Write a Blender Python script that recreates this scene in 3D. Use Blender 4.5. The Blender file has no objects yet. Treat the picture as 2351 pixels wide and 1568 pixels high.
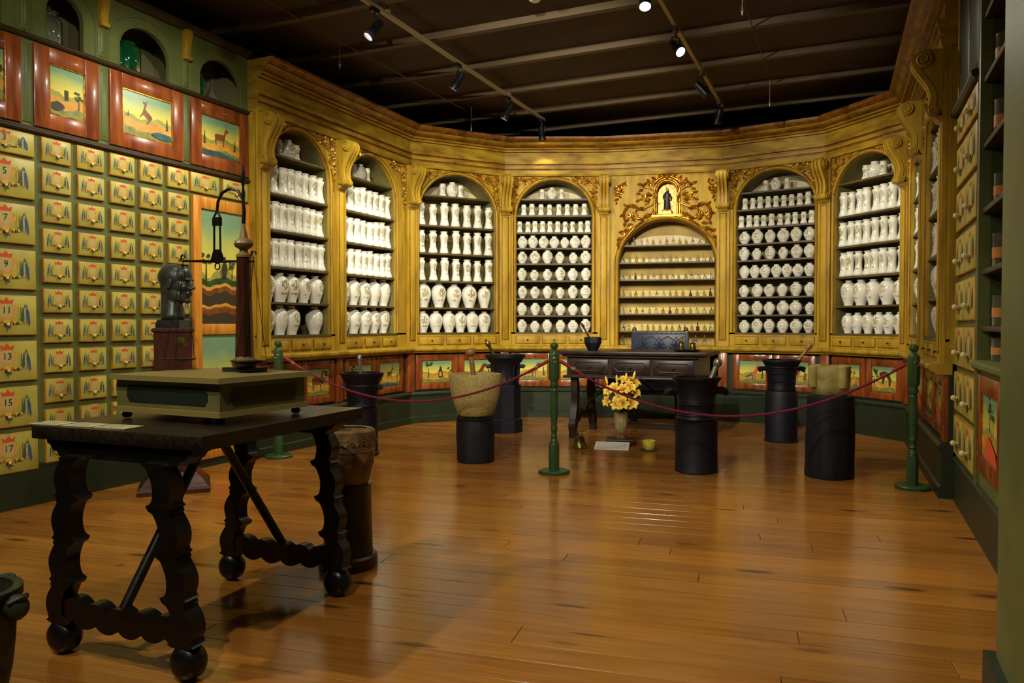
import bpy, bmesh, math, random
from mathutils import Vector, Matrix, Euler
R = math.radians
PI = math.pi
sc = bpy.context.scene
col = sc.collection
# ------------------------------------------------------------------ camera
W, H, FPX, HC = 2351., 1568., 1755., 1.2
YAW, PITCH = R(23.8), math.atan((784 - 745) / 1755.)
cam_d = bpy.data.cameras.new('camera'); cam_d.sensor_width = 36; cam_d.lens = 36 * FPX / W; cam_d.clip_start = .05
cam = bpy.data.objects.new('camera', cam_d); col.objects.link(cam)
cam.location = (0, 0, HC); cam.rotation_euler = (PI / 2 - PITCH, 0, YAW); sc.camera = cam
# ------------------------------------------------------------------ world, exposure
wd = bpy.data.worlds.new('world'); sc.world = wd; wd.use_nodes = True
wd.node_tree.nodes['Background'].inputs[0].default_value = (.010, .009, .008, 1)
wd.node_tree.nodes['Background'].inputs[1].default_value = 1.0
vs = sc.view_settings
vs.view_transform = 'Standard'; vs.look = 'None'; vs.gamma = 1; vs.use_curve_mapping = False; vs.exposure = 0.0
LAMP = (1.0, .925, .735)
SPOT_W = 300
# ------------------------------------------------------------------ pixel -> place
_fw = Vector((-math.sin(YAW) * math.cos(PITCH), math.cos(YAW) * math.cos(PITCH), -math.sin(PITCH)))
_rt = Vector((math.cos(YAW), math.sin(YAW), 0)); _up = _rt.cross(_fw); _C = Vector((0, 0, HC))
def ray(x, y): return _fw + _rt * ((x - W / 2) / FPX) - _up * ((y - H / 2) / FPX)
def atz(x, y, z=0.):
    d = ray(x, y); return _C + d * ((z - HC) / d.z)
def atY(x, y, Y):
    d = ray(x, y); return _C + d * (Y / d.y)
def ground(x, y, r):                      # centre of a round foot whose front rim shows at the pixel
    p = atz(x, y); d = Vector((p.x, p.y, 0)).normalized(); return p + d * r
# ------------------------------------------------------------------ materials
def lin(c): return tuple((v / 12.92 if v <= .04045 else ((v + .055) / 1.055) ** 2.4) for v in [k / 255 for k in c])
MATS = {}
def mat(name, c, rough=.5, metal=0., c2=None, scale=8., stretch=(1, 1, 1), bump=0., spec=.5, trans=0., emit=0., coat=0., contrast=(.35, .65), ior=1.45, rnd=0.):
    if name in MATS: return MATS[name]
    m = bpy.data.materials.new(name); m.use_nodes = True; nt = m.node_tree; N = nt.nodes; Lk = nt.links
    b = N['Principled BSDF']; MATS[name] = m
    col1 = (*lin(c), 1)
    b.inputs['Base Color'].default_value = col1; b.inputs['Roughness'].default_value = rough; b.inputs['Metallic'].default_value = metal
    b.inputs['Specular IOR Level'].default_value = spec; b.inputs['Transmission Weight'].default_value = trans; b.inputs['IOR'].default_value = ior
    b.inputs['Coat Weight'].default_value = coat; b.inputs['Coat Roughness'].default_value = .12
    if emit: b.inputs['Emission Color'].default_value = col1; b.inputs['Emission Strength'].default_value = emit
    out = None
    if c2 or bump:
        tc = N.new('ShaderNodeTexCoord'); mp = N.new('ShaderNodeMapping'); nz = N.new('ShaderNodeTexNoise')
        mp.inputs['Scale'].default_value = stretch; nz.inputs['Scale'].default_value = scale; nz.inputs['Detail'].default_value = 6
        Lk.new(tc.outputs['Object'], mp.inputs['Vector']); Lk.new(mp.outputs['Vector'], nz.inputs['Vector'])
        if c2:
            cr = N.new('ShaderNodeValToRGB'); cr.color_ramp.elements[0].position = contrast[0]; cr.color_ramp.elements[1].position = contrast[1]
            cr.color_ramp.elements[0].color = (*lin(c2), 1); cr.color_ramp.elements[1].color = col1
            Lk.new(nz.outputs['Fac'], cr.inputs['Fac']); out = cr.outputs['Color']
        if bump:
            bp = N.new('ShaderNodeBump'); bp.inputs['Strength'].default_value = bump; bp.inputs['Distance'].default_value = .01
            Lk.new(nz.outputs['Fac'], bp.inputs['Height']); Lk.new(bp.outputs['Normal'], b.inputs['Normal'])
    if rnd:
        oi = N.new('ShaderNodeObjectInfo'); hs = N.new('ShaderNodeHueSaturation'); mr = N.new('ShaderNodeMapRange')
        mr.inputs['To Min'].default_value = 1 - rnd; mr.inputs['To Max'].default_value = 1 + rnd
        Lk.new(oi.outputs['Random'], mr.inputs['Value']); Lk.new(mr.outputs['Result'], hs.inputs['Value'])
        if out: Lk.new(out, hs.inputs['Color'])
        else: hs.inputs['Color'].default_value = col1
        out = hs.outputs['Color']
    if out: Lk.new(out, b.inputs['Base Color'])
    return m
yellow = mat('mustard_wood', (180, 146, 42), .5, spec=.22, c2=(130, 100, 32), scale=5, stretch=(2.5, 2.5, .5), bump=.06, contrast=(.25, .6))
cornm = mat('mustard_cornice', (176, 142, 42), .5, spec=.22, c2=(118, 86, 26), scale=4, stretch=(1, 1, 3.), bump=.05, contrast=(.3, .62))
groove = mat('brown_line', (104, 58, 14), .5, c2=(150, 96, 24), scale=14)
gold = mat('gilt', (214, 150, 34), .3, .75, c2=(120, 70, 14), scale=30)
goldpaint = mat('gilt_wood', (196, 146, 40), .35, .3, c2=(110, 70, 18), scale=22, contrast=(.35, .6))
olive = mat('olive_lining', (128, 118, 68), .6, c2=(100, 92, 52), scale=5)
shelfm = mat('shelf_wood', (98, 82, 38), .5, c2=(72, 58, 26), scale=6, stretch=(1, 6, 6))
darkwood = mat('dark_wood', (25, 21, 19), .34, c2=(14, 12, 11), scale=9, stretch=(1, 1, 4), bump=.1)
deskwood = mat('walnut', (44, 30, 24), .38, c2=(24, 16, 14), scale=10, bump=.08)
blackiron = mat('black_iron', (17, 18, 29), .5, .3, c2=(11, 12, 19), scale=24, bump=.2)
blackped = mat('black_paint', (15, 16, 33), .55, c2=(10, 11, 21), scale=18, bump=.15)
barkm = mat('charred_wood', (24, 24, 38), .6, c2=(12, 12, 20), scale=7, stretch=(3, 3, .6), bump=.5)
stone = mat('mortar_stone', (182, 164, 100), .85, c2=(146, 128, 74), scale=70, bump=.8, contrast=(.3, .55))
stone2 = mat('carved_stone', (150, 122, 74), .8, c2=(92, 66, 36), scale=14, bump=.3)
marble = mat('aged_marble', (196, 182, 116), .6, c2=(146, 128, 70), scale=9, stretch=(1, 1, 1), bump=.15)
greenw = mat('olive_green_paint', (98, 106, 56), .45, c2=(84, 92, 48), scale=4)
greend = mat('dark_green_paint', (40, 50, 30), .45, c2=(34, 42, 26), scale=4)
greenpost = mat('post_green', (52, 84, 42), .4, c2=(44, 72, 36), scale=6)
brownline = mat('dark_moulding', (62, 46, 18), .5, c2=(48, 36, 14), scale=8)
cream = mat('drawer_cream', (190, 180, 86), .4, c2=(170, 156, 64), scale=4, rnd=.1)
creamedge = mat('drawer_edge', (196, 140, 40), .45, c2=(150, 96, 24), scale=9)
orange = mat('orange_wood', (154, 80, 32), .32, c2=(108, 48, 20), scale=5, stretch=(4, 4, .6), coat=.3)
pine = mat('pine_door', (218, 150, 54), .4, c2=(186, 112, 32), scale=6, stretch=(6, 6, .5))
mahog = mat('mahogany', (74, 36, 22), .32, c2=(46, 22, 14), scale=8, stretch=(6, 6, .6))
bronze = mat('bronze', (66, 68, 64), .36, .3, c2=(44, 46, 44), scale=16)
brass = mat('brass', (126, 108, 50), .3, .8, c2=(70, 60, 30), scale=20)
white = mat('white_card', (240, 238, 226), .7)
lining_white = mat('lunette_cream', (222, 206, 172), .8, c2=(204, 184, 146), scale=5)
ink = mat('ink_line', (96, 90, 72), .8)
spotblack = mat('lamp_black', (16, 16, 20), .4)
trackm = mat('track_grey', (160, 142, 100), .45, .2)
ceilm = mat('ceiling_brown', (74, 56, 34), .8, c2=(60, 46, 28), scale=2)
beamm = mat('beam_taupe', (92, 76, 52), .7)
darkwall = mat('dark_wall', (22, 22, 26), .9)
ropem = mat('crimson_rope', (132, 14, 58), .7, c2=(92, 8, 44), scale=60, bump=.4)
glass = mat('clear_glass', (236, 240, 226), .05, trans=.95, spec=.6)
amber = mat('amber_glass', (206, 176, 80), .08, trans=.8)
brownglass = mat('brown_glass', (96, 62, 24), .1, trans=.5)
greenglass = mat('green_glass', (20, 110, 66), .06, trans=.75)
petal = mat('lily_yellow', (226, 206, 88), .5, c2=(222, 176, 56), scale=9, rnd=.08)
petaltip = mat('lily_tip', (226, 128, 40), .5)
leafm = mat('leaf_green', (50, 84, 34), .5, c2=(36, 62, 26), scale=12)
wax = mat('candle_wax', (226, 206, 84), .5, spec=.3)
red = mat('paint_red', (206, 84, 44), .5); blue = mat('paint_blue', (62, 84, 116), .5); leafp = mat('paint_leaf', (84, 98, 58), .5)
ochre = mat('paint_ochre', (212, 170, 52), .5); pale = mat('paint_pale', (214, 206, 150), .5); darkp = mat('paint_dark', (60, 52, 34), .5)
pgreen = mat('paint_meadow', (138, 140, 64), .4, c2=(104, 112, 52), scale=18); phill = mat('paint_hill', (166, 160, 72), .4, c2=(140, 140, 64), scale=12); pteal = mat('paint_water', (58, 96, 96), .4, c2=(42, 72, 78), scale=18)
psand = mat('paint_sand', (216, 162, 64), .4, c2=(190, 134, 50), scale=14); pbrown = mat('paint_fur', (140, 78, 36), .4, c2=(104, 56, 26), scale=30)
label_or = mat('jar_label', (206, 132, 58), .6)
velvet = mat('blue_leather', (30, 38, 62), .45, c2=(18, 24, 42), scale=12)
robe = mat('robe_blue', (28, 34, 44), .5)
skin = mat('carved_face', (196, 150, 104), .5)
tanwood = mat('pestle_wood', (150, 110, 60), .45, c2=(112, 78, 38), scale=14)
silver = mat('silver_brooch', (150, 150, 140), .35, .8)
paperm = mat('old_paper', (196, 186, 146), .7)

def sky_mat():
    m = bpy.data.materials.new('painted_sky'); m.use_nodes = True; N = m.node_tree.nodes; Lk = m.node_tree.links; b = N['Principled BSDF']
    tc = N.new('ShaderNodeTexCoord'); sx = N.new('ShaderNodeSeparateXYZ'); nz = N.new('ShaderNodeTexNoise'); nz.inputs['Scale'].default_value = 6
    ad = N.new('ShaderNodeMath'); ad.operation = 'MULTIPLY_ADD'; ad.inputs[1].default_value = .25
    cr = N.new('ShaderNodeValToRGB'); e = cr.color_ramp.elements
    e[0].position = .3; e[0].color = (*lin((226, 178, 70)), 1); e[1].position = 1.05; e[1].color = (*lin((120, 156, 120)), 1)
    k = e.new(.62); k.color = (*lin((226, 204, 84)), 1); k = e.new(.85); k.color = (*lin((176, 184, 96)), 1)
    Lk.new(tc.outputs['Generated'], sx.inputs[0]); Lk.new(tc.outputs['Object'], nz.inputs['Vector'])
    Lk.new(nz.outputs['Fac'], ad.inputs[0]); Lk.new(sx.outputs['Z'], ad.inputs[2]); Lk.new(ad.outputs[0], cr.inputs[0]); Lk.new(cr.outputs[0], b.inputs['Base Color'])
    b.inputs['Roughness'].default_value = .3; b.inputs['Coat Weight'].default_value = .3
    return m
skym = sky_mat()

def jar_mat():
    """white tin glaze with an ochre painted emblem on the front of each jar"""
    m = bpy.data.materials.new('tin_glaze'); m.use_nodes = True; nt = m.node_tree; N = nt.nodes; Lk = nt.links; b = N['Principled BSDF']
    b.inputs['Roughness'].default_value = .16; b.inputs['Coat Weight'].default_value = .5
    tc = N.new('ShaderNodeTexCoord'); sx = N.new('ShaderNodeSeparateXYZ'); Lk.new(tc.outputs['Generated'], sx.inputs[0])
    oi = N.new('ShaderNodeObjectInfo')
    def M(op, a, bb=None, c=None, clamp=False):
        n = N.new('ShaderNodeMath'); n.operation = op; n.use_clamp = clamp
        for i, v in enumerate((a, bb, c)):
            if v is None: continue
            if isinstance(v, (int, float)): n.inputs[i].default_value = v
            else: Lk.new(v, n.inputs[i])
        return n.outputs[0]
    x, y, z = sx.outputs
    u = M('DIVIDE', M('SUBTRACT', x, .5), .27); v = M('DIVIDE', M('SUBTRACT', z, .60), .20)
    e = M('ADD', M('MULTIPLY', u, u), M('MULTIPLY', v, v))
    front = M('LESS_THAN', y, .42)
    inside = M('LESS_THAN', e, 1.0)
    nz = N.new('ShaderNodeTexNoise'); nz.noise_dimensions = '4D'; nz.inputs['Scale'].default_value = 5.5; nz.inputs['Detail'].default_value = 2
    Lk.new(tc.outputs['Generated'], nz.inputs['Vector']); Lk.new(M('MULTIPLY', oi.outputs['Random'], 20.), nz.inputs['W'])
    lines = M('LESS_THAN', M('ABSOLUTE', M('SUBTRACT', nz.outputs['Fac'], .5)), .045)
    lines2 = M('LESS_THAN', M('ABSOLUTE', M('SUBTRACT', nz.outputs['Fac'], .36)), .025)
    ring = M('LESS_THAN', M('ABSOLUTE', M('SUBTRACT', e, .34)), .09)
    cross = M('MULTIPLY', M('LESS_THAN', M('ABSOLUTE', u), .13), M('LESS_THAN', M('ABSOLUTE', v), .8))
    emb = M('MULTIPLY', inside, M('MAXIMUM', M('MAXIMUM', lines, lines2), M('MAXIMUM', ring, cross)))
    v2 = M('ABSOLUTE', M('SUBTRACT', z, .30)); txt = M('MULTIPLY', M('MULTIPLY', M('LESS_THAN', v2, .035), M('LESS_THAN', M('ABSOLUTE', u), .9)), M('GREATER_THAN', nz.outputs['Fac'], .5))
    band = M('MULTIPLY', M('LESS_THAN', M('ABSOLUTE', M('SUBTRACT', z, .955)), .012), .5)
    mask = M('MULTIPLY', front, M('MAXIMUM', emb, txt)); mask = M('MAXIMUM', mask, band)
    mask = M('MULTIPLY', mask, M('MULTIPLY_ADD', oi.outputs['Random'], .45, .5))
    nz2 = N.new('ShaderNodeTexNoise'); nz2.inputs['Scale'].default_value = 4; Lk.new(tc.outputs['Generated'], nz2.inputs['Vector'])
    cr = N.new('ShaderNodeValToRGB'); el = cr.color_ramp.elements
    el[0].position = .4; el[0].color = (*lin((176, 144, 60)), 1); el[1].position = .6; el[1].color = (*lin((128, 124, 92)), 1)
    Lk.new(nz2.outputs['Fac'], cr.inputs[0])
    mx = N.new('ShaderNodeMix'); mx.data_type = 'RGBA'; Lk.new(mask, mx.inputs['Factor']); Lk.new(cr.outputs[0], mx.inputs['B'])
    mx.inputs['A'].default_value = (*lin((232, 230, 216)), 1)
    Lk.new(mx.outputs['Result'], b.inputs['Base Color'])
    return m
jarm = jar_mat()

def plank_mat():
    m = bpy.data.materials.new('pine_floor'); m.use_nodes = True; nt = m.node_tree; N = nt.nodes; Lk = nt.links; b = N['Principled BSDF']
    tc = N.new('ShaderNodeTexCoord'); oi = N.new('ShaderNodeObjectInfo')
    ofs = N.new('ShaderNodeVectorMath'); ofs.operation = 'MULTIPLY_ADD'; Lk.new(oi.outputs['Random'], ofs.inputs[0]); ofs.inputs[1].default_value = (37, 11, 0); Lk.new(tc.outputs['Object'], ofs.inputs[2])
    def noise(s, st, d=5):
        mp = N.new('ShaderNodeMapping'); mp.inputs['Scale'].default_value = st; Lk.new(ofs.outputs[0], mp.inputs['Vector'])
        n = N.new('ShaderNodeTexNoise'); n.inputs['Scale'].default_value = s; n.inputs['Detail'].default_value = d; Lk.new(mp.outputs[0], n.inputs['Vector']); return n.outputs['Fac']
    g = noise(3, (.9, 14, 1)); big = noise(1.1, (.7, 3, 1), 2)
    cr = N.new('ShaderNodeValToRGB'); el = cr.color_ramp.elements
    el[0].position = .28; el[0].color = (*lin((128, 76, 26)), 1); el[1].position = .72; el[1].color = (*lin((186, 124, 48)), 1)
    mxf = N.new('ShaderNodeMath'); mxf.operation = 'MULTIPLY_ADD'; mxf.inputs[1].default_value = .5
    Lk.new(g, mxf.inputs[0]); hb = N.new('ShaderNodeMath'); hb.operation = 'MULTIPLY'; hb.inputs[1].default_value = .5; Lk.new(big, hb.inputs[0]); Lk.new(hb.outputs[0], mxf.inputs[2])
    Lk.new(mxf.outputs[0], cr.inputs[0])
    kn = N.new('ShaderNodeTexVoronoi'); kn.inputs['Scale'].default_value = 1.0
    mp = N.new('ShaderNodeMapping'); mp.inputs['Scale'].default_value = (1.5, 5.5, 0); Lk.new(ofs.outputs[0], mp.inputs['Vector']); Lk.new(mp.outputs[0], kn.inputs['Vector'])
    kr = N.new('ShaderNodeValToRGB'); ke = kr.color_ramp.elements; ke[0].position = .07; ke[0].color = (.13, .09, .08, 1); ke[1].position = .17; ke[1].color = (1, 1, 1, 1)
    Lk.new(kn.outputs['Distance'], kr.inputs[0])
    ml = N.new('ShaderNodeMix'); ml.data_type = 'RGBA'; ml.blend_type = 'MULTIPLY'; ml.inputs['Factor'].default_value = .9; Lk.new(cr.outputs[0], ml.inputs['A']); Lk.new(kr.outputs[0], ml.inputs['B'])
    hs = N.new('ShaderNodeHueSaturation'); mr = N.new('ShaderNodeMapRange'); mr.inputs['To Min'].default_value = .86; mr.inputs['To Max'].default_value = 1.12
    Lk.new(oi.outputs['Random'], mr.inputs['Value']); Lk.new(mr.outputs[0], hs.inputs['Value']); Lk.new(ml.outputs['Result'], hs.inputs['Color']); Lk.new(hs.outputs[0], b.inputs['Base Color'])
    r = N.new('ShaderNodeMapRange'); r.inputs['To Min'].default_value = .13; r.inputs['To Max'].default_value = .26; Lk.new(big, r.inputs['Value']); Lk.new(r.outputs[0], b.inputs['Roughness'])
    bp = N.new('ShaderNodeBump'); bp.inputs['Strength'].default_value = .02; bp.inputs['Distance'].default_value = .004; Lk.new(g, bp.inputs['Height']); Lk.new(bp.outputs[0], b.inputs['Normal'])
    b.inputs['Specular IOR Level'].default_value = .6
    return m
plankm = plank_mat()

# ------------------------------------------------------------------ mesh helpers
class MB:
    def __init__(s): s.v = []; s.f = []; s.m = []; s.xf = None
    def add(s, vs, fs, mat=0):
        o = len(s.v)
        if s.xf is not None: vs = [tuple(s.xf @ Vector(p)) for p in vs]
        s.v += [tuple(p) for p in vs]
        for i, f in enumerate(fs):
            s.f.append(tuple(k + o for k in f)); s.m.append(mat[i] if isinstance(mat, (list, tuple)) else mat)
        return s
    def box(s, x0, x1, y0, y1, z0, z1, mat=0):
        v = [(x, y, z) for z in (z0, z1) for y in (y0, y1) for x in (x0, x1)]
        return s.add(v, [(0, 2, 3, 1), (4, 5, 7, 6), (0, 1, 5, 4), (2, 6, 7, 3), (0, 4, 6, 2), (1, 3, 7, 5)], mat)
    def slab(s, x0, x1, y0, y1, z0, z1, ch, mat=0, cmat=None):
        """box whose front (y0) edge is chamfered"""
        cm = mat if cmat is None else cmat
        v = [(x0 + ch, y0, z0 + ch), (x1 - ch, y0, z0 + ch), (x1 - ch, y0, z1 - ch), (x0 + ch, y0, z1 - ch)]
        v += [(x0, y0 + ch * .7, z0), (x1, y0 + ch * .7, z0), (x1, y0 + ch * .7, z1), (x0, y0 + ch * .7, z1)]
        v += [(x0, y1, z0), (x1, y1, z0), (x1, y1, z1), (x0, y1, z1)]
        f = [(0, 1, 2, 3)] + [(i + 4, (i + 1) % 4 + 4, (i + 1) % 4, i) for i in range(4)] + [(i + 8, (i + 1) % 4 + 8, (i + 1) % 4 + 4, i + 4) for i in range(4)] + [(8, 11, 10, 9)]
        return s.add(v, f, [mat] + [cm] * 9)
    def prism(s, poly, plane, a, b, mat=0, cap=None):
        n = len(poly)
        mk = {'xz': lambda p, t: (p[0], t, p[1]), 'yz': lambda p, t: (t, p[0], p[1]), 'xy': lambda p, t: (p[0], p[1], t)}[plane]
        v = [mk(p, a) for p in poly] + [mk(p, b) for p in poly]
        cm = mat if cap is None else cap
        f = [tuple(range(n)), tuple(range(2 * n - 1, n - 1, -1))] + [(i, i + n, (i + 1) % n + n, (i + 1) % n) for i in range(n)]
        return s.add(v, f, [cm, cm] + [mat] * n)
    def lathe(s, prof, seg=24, c=(0, 0, 0), mat=0, phase=0., ell=None):
        v = []; f = []
        for r, z in prof:
            for k in range(seg):
                a = 2 * PI * k / seg + phase
                q = ell(a, z) if ell else 1.
                v.append((c[0] + r * q * math.cos(a), c[1] + r * q * math.sin(a), c[2] + z))
        n = len(prof)
        for i in range(n - 1):
            for k in range(seg):
                k2 = (k + 1) % seg; f.append((i * seg + k, i * seg + k2, (i + 1) * seg + k2, (i + 1) * seg + k))
        if prof[0][0] > 1e-5: f.append(tuple(reversed(range(seg))))
        if prof[-1][0] > 1e-5: f.append(tuple((n - 1) * seg + k for k in range(seg)))
        return s.add(v, f, mat)
    def tube(s, pts, rad, seg=8, mat=0, flat=1.):
        pts = [Vector(p) for p in pts]; n = len(pts); v = []; f = []
        rr = rad if isinstance(rad, (list, tuple)) else [rad] * n
        t0 = (pts[1] - pts[0]).normalized(); u = t0.orthogonal().normalized()
        if abs(t0.y) < .9:
            u = (Vector((0, 1, 0)) - t0 * t0.y).normalized()
        for i, p in enumerate(pts):
            t = (pts[min(i + 1, n - 1)] - pts[max(i - 1, 0)]).normalized()
            u = (u - t * u.dot(t)); u = u.normalized() if u.length > 1e-6 else t.orthogonal().normalized(); w = t.cross(u)
            for k in range(seg):
                a = 2 * PI * k / seg; v.append(p + u * (math.cos(a) * rr[i] * flat) + w * (math.sin(a) * rr[i]))
        for i in range(n - 1):
            for k in range(seg):
                k2 = (k + 1) % seg; f.append((i * seg + k, i * seg + k2, (i + 1) * seg + k2, (i + 1) * seg + k))
        f += [tuple(reversed(range(seg))), tuple((n - 1) * seg + k for k in range(seg))]
        return s.add(v, f, mat)
    def ball(s, c, r, seg=10, mat=0, sq=(1, 1, 1)):
        n = max(4, seg // 2 + 1); pr = [(r * math.sin(PI * i / n), -r * math.cos(PI * i / n)) for i in range(n + 1)]
        b = MB(); b.lathe(pr, seg); return s.add([(c[0] + p[0] * sq[0], c[1] + p[1] * sq[1], c[2] + p[2] * sq[2]) for p in b.v], b.f, mat)
    def poly(s, pts, y, mat=0): return s.add([(p[0], y, p[1]) for p in pts], [tuple(range(len(pts)))], mat)
    def mesh(s, name, mats, ang=38):
        me = bpy.data.meshes.new(name); me.from_pydata(s.v, [], s.f)
        for m in (mats if isinstance(mats, (list, tuple)) else [mats]): me.materials.append(m)
        me.polygons.foreach_set('material_index', s.m); me.polygons.foreach_set('use_smooth', [True] * len(s.f))
        bm = bmesh.new(); bm.from_mesh(me); bmesh.ops.remove_doubles(bm, verts=bm.verts, dist=1e-6); bmesh.ops.recalc_face_normals(bm, faces=bm.faces); bm.to_mesh(me); bm.free()
        me.set_sharp_from_angle(angle=R(ang)); me.update()
        return me
    def build(s, name, mats, parent=None, loc=(0, 0, 0), rot=(0, 0, 0), ang=38): return obj(name, s.mesh(name, mats, ang), parent, loc, rot)
def obj(name, me, parent=None, loc=(0, 0, 0), rot=(0, 0, 0), scale=None):
    o = bpy.data.objects.new(name, me); col.objects.link(o); o.location = loc; o.rotation_euler = rot; o.parent = parent
    if scale is not None: o.scale = scale if isinstance(scale, (tuple, list)) else (scale,) * 3
    return o
def tag(o, label=None, cat=None, group=None, kind=None):
    if label: o['label'] = label
    if cat: o['category'] = cat
    if group: o['group'] = group
    if kind: o['kind'] = kind
    return o
def thing(name, label, cat, loc=(0, 0, 0), rz=0, group=None):
    o = bpy.data.objects.new(name, None); o.empty_display_size = .05; col.objects.link(o); o.location = loc; o.rotation_euler = (0, 0, rz); return tag(o, label, cat, group)
def dup(root, loc, rz=0, label=None, group=None, scale=None):
    r = root.copy(); col.objects.link(r); r.location = loc; r.rotation_euler = (0, 0, rz)
    if scale: r.scale = (scale,) * 3
    if label: r['label'] = label
    if group: r['group'] = group
    for ch in list(root.children):
        c = ch.copy(); col.objects.link(c); c.parent = r
        for g in ch.children:
            d = g.copy(); col.objects.link(d); d.parent = c
    return r
def struct(o): o['kind'] = 'structure'; return o
def sweep(mb, prof, path, segmats=None, a=0, b=None, capped=True, matfn=None):
    """profile (out, z) along a 2-D path; out points to the right of the walking direction (the room side)"""
    n = len(path); pts = [Vector(p) for p in path]; b = n - 1 if b is None else b
    dirs = [(pts[i + 1] - pts[i]).normalized() for i in range(n - 1)]; nor = [Vector((d.y, -d.x)) for d in dirs]
    mit = []
    for i in range(n):
        n1 = nor[max(i - 1, 0)]; n2 = nor[min(i, n - 2)]; mit.append((n1 + n2) / (1 + n1.dot(n2)))
    v = []; f = []; mm = []; m = len(prof)
    for i in range(a, b + 1):
        for o, z in prof: q = pts[i] + mit[i] * o; v.append((q.x, q.y, z))
    for i in range(b - a):
        for k in range(m - 1):
            f.append((i * m + k, i * m + k + 1, (i + 1) * m + k + 1, (i + 1) * m + k)); mm.append(segmats[k] if segmats else 0)
    if capped: f += [tuple(range(m)), tuple((b - a) * m + k for k in range(m))]; mm += [0, 0]
    mb.add(v, f, mm); return mb
def archz(x, x0, x1, spring, rise):
    t = (2 * x - x0 - x1) / (x1 - x0); return spring + rise * math.sqrt(max(0, 1 - t * t))
def arch_pts(x0, x1, z0, spring, rise, n=24):
    c = (x0 + x1) / 2; w = (x1 - x0) / 2
    return [(x0, z0)] + [(c - w * math.cos(PI * i / n), spring + rise * math.sin(PI * i / n)) for i in range(n + 1)] + [(x1, z0)]
def arch_board(mb, x0, x1, z0, z1, ox0, ox1, spring, rise, y0, y1, mat=0):
    mb.prism([(x0, z0), (x0, z1), (x1, z1), (x1, z0)] + arch_pts(ox0, ox1, z0, spring, rise)[::-1], 'xz', y0, y1, mat)
def text_mesh(body, size, material):
    cu = bpy.data.curves.new('t', 'FONT'); cu.body = body; cu.size = size; cu.align_x = 'CENTER'; cu.align_y = 'CENTER'; cu.resolution_u = 2
    o = bpy.data.objects.new('t', cu); col.objects.link(o); bpy.context.view_layer.update()
    me = bpy.data.meshes.new_from_object(o.evaluated_get(bpy.context.evaluated_depsgraph_get())); bpy.data.objects.remove(o); me.materials.clear(); me.materials.append(material); return me
def sculpt(name, parts, voxel, smooth, material):
    bm = bmesh.new()
    for c, r, *e in parts:
        M_ = Matrix.Translation(c) @ (Euler(e[0]).to_matrix().to_4x4() if e else Matrix()) @ Matrix.Diagonal((*r, 1))
        bmesh.ops.create_icosphere(bm, subdivisions=3, radius=1, matrix=M_)
    me = bpy.data.meshes.new(name); bm.to_mesh(me); bm.free(); o = bpy.data.objects.new(name, me); col.objects.link(o)
    m = o.modifiers.new('r', 'REMESH'); m.mode = 'VOXEL'; m.voxel_size = voxel
    m = o.modifiers.new('s', 'SMOOTH'); m.iterations = smooth; m.factor = .5
    bpy.context.view_layer.update()
    out = bpy.data.meshes.new_from_object(o.evaluated_get(bpy.context.evaluated_depsgraph_get())); bpy.data.objects.remove(o)
    out.materials.clear(); out.materials.append(material); out.name = name; out.polygons.foreach_set('use_smooth', [True] * len(out.polygons)); return out
# ================================================================== the setting
rng = random.Random(7)
floor = struct(MB().box(-5.45, 1.25, -1.6, 10.65, -.12, -.021).build('floor', darkwall))
ANG = R(7.0); ca, sa = math.cos(ANG), math.sin(ANG)
v = -1.2; row = 0
while v < 10.85:
    w = rng.uniform(.125, .165)
    u0, u1 = (-5.40 + v * sa) / ca, (1.2 + v * sa) / ca
    u1 = min(u1, (10.55 - v * ca) / sa); u0 = max(u0, (-1.5 - v * ca) / sa)
    u = u0
    while u < u1 - .05 and u1 - u0 > .2:
        e = min(u1, u + (rng.uniform(1.0, 3.6) if u == u0 else rng.uniform(2.6, 4.2)))
        if u1 - e < .6: e = u1
        b = MB(); l = e - u - .002; c = .0016; ww = w - .0012
        b.add([(0, 0, -.02), (l, 0, -.02), (l, ww, -.02), (0, ww, -.02), (0, 0, -c), (l, 0, -c), (l, ww, -c), (0, ww, -c), (c, c, 0), (l - c, c, 0), (l - c, ww - c, 0), (c, ww - c, 0)],
              [(0, 3, 2, 1), (0, 1, 5, 4), (1, 2, 6, 5), (2, 3, 7, 6), (3, 0, 4, 7), (4, 5, 9, 8), (5, 6, 10, 9), (6, 7, 11, 10), (7, 4, 8, 11), (8, 9, 10, 11)])
        b.build('plank', plankm, floor, (u * ca - v * sa, u * sa + v * ca, 0), (0, 0, ANG))
        u = e
    v += w; row += 1
ZC = 3.86
ceil = struct(MB().box(-5.5, 1.3, -1.6, 10.7, ZC + .03, ZC + .12).build('ceiling', ceilm))
for k in range(12):
    Y = 9.78 - .885 * k
    MB().box(-5.35, 1.15, Y - .035, Y + .035, ZC - .03, ZC + .03).build('beam', beamm, ceil)
struct(MB().box(-5.55, -5.45, -1.6, 10.7, 0, ZC + .1).build('wall_left', darkwall))
struct(MB().box(1.25, 1.35, -1.6, 10.7, 0, ZC + .1).build('wall_right', darkwall))
struct(MB().box(-5.55, 1.35, 10.65, 10.75, 0, ZC + .1).build('wall_back', darkwall))
struct(MB().box(-5.55, 1.35, -1.7, -1.6, 0, ZC + .1).build('wall_rear', greenw))
jamb = struct(MB().box(.415, .80, -1.6, 2.68, 0, ZC).build('trim_1', greenw))
struct(MB().slab(.385, .42, -1.5, 2.72, 0, .20, .006).build('baseboard_right', greend))

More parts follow.
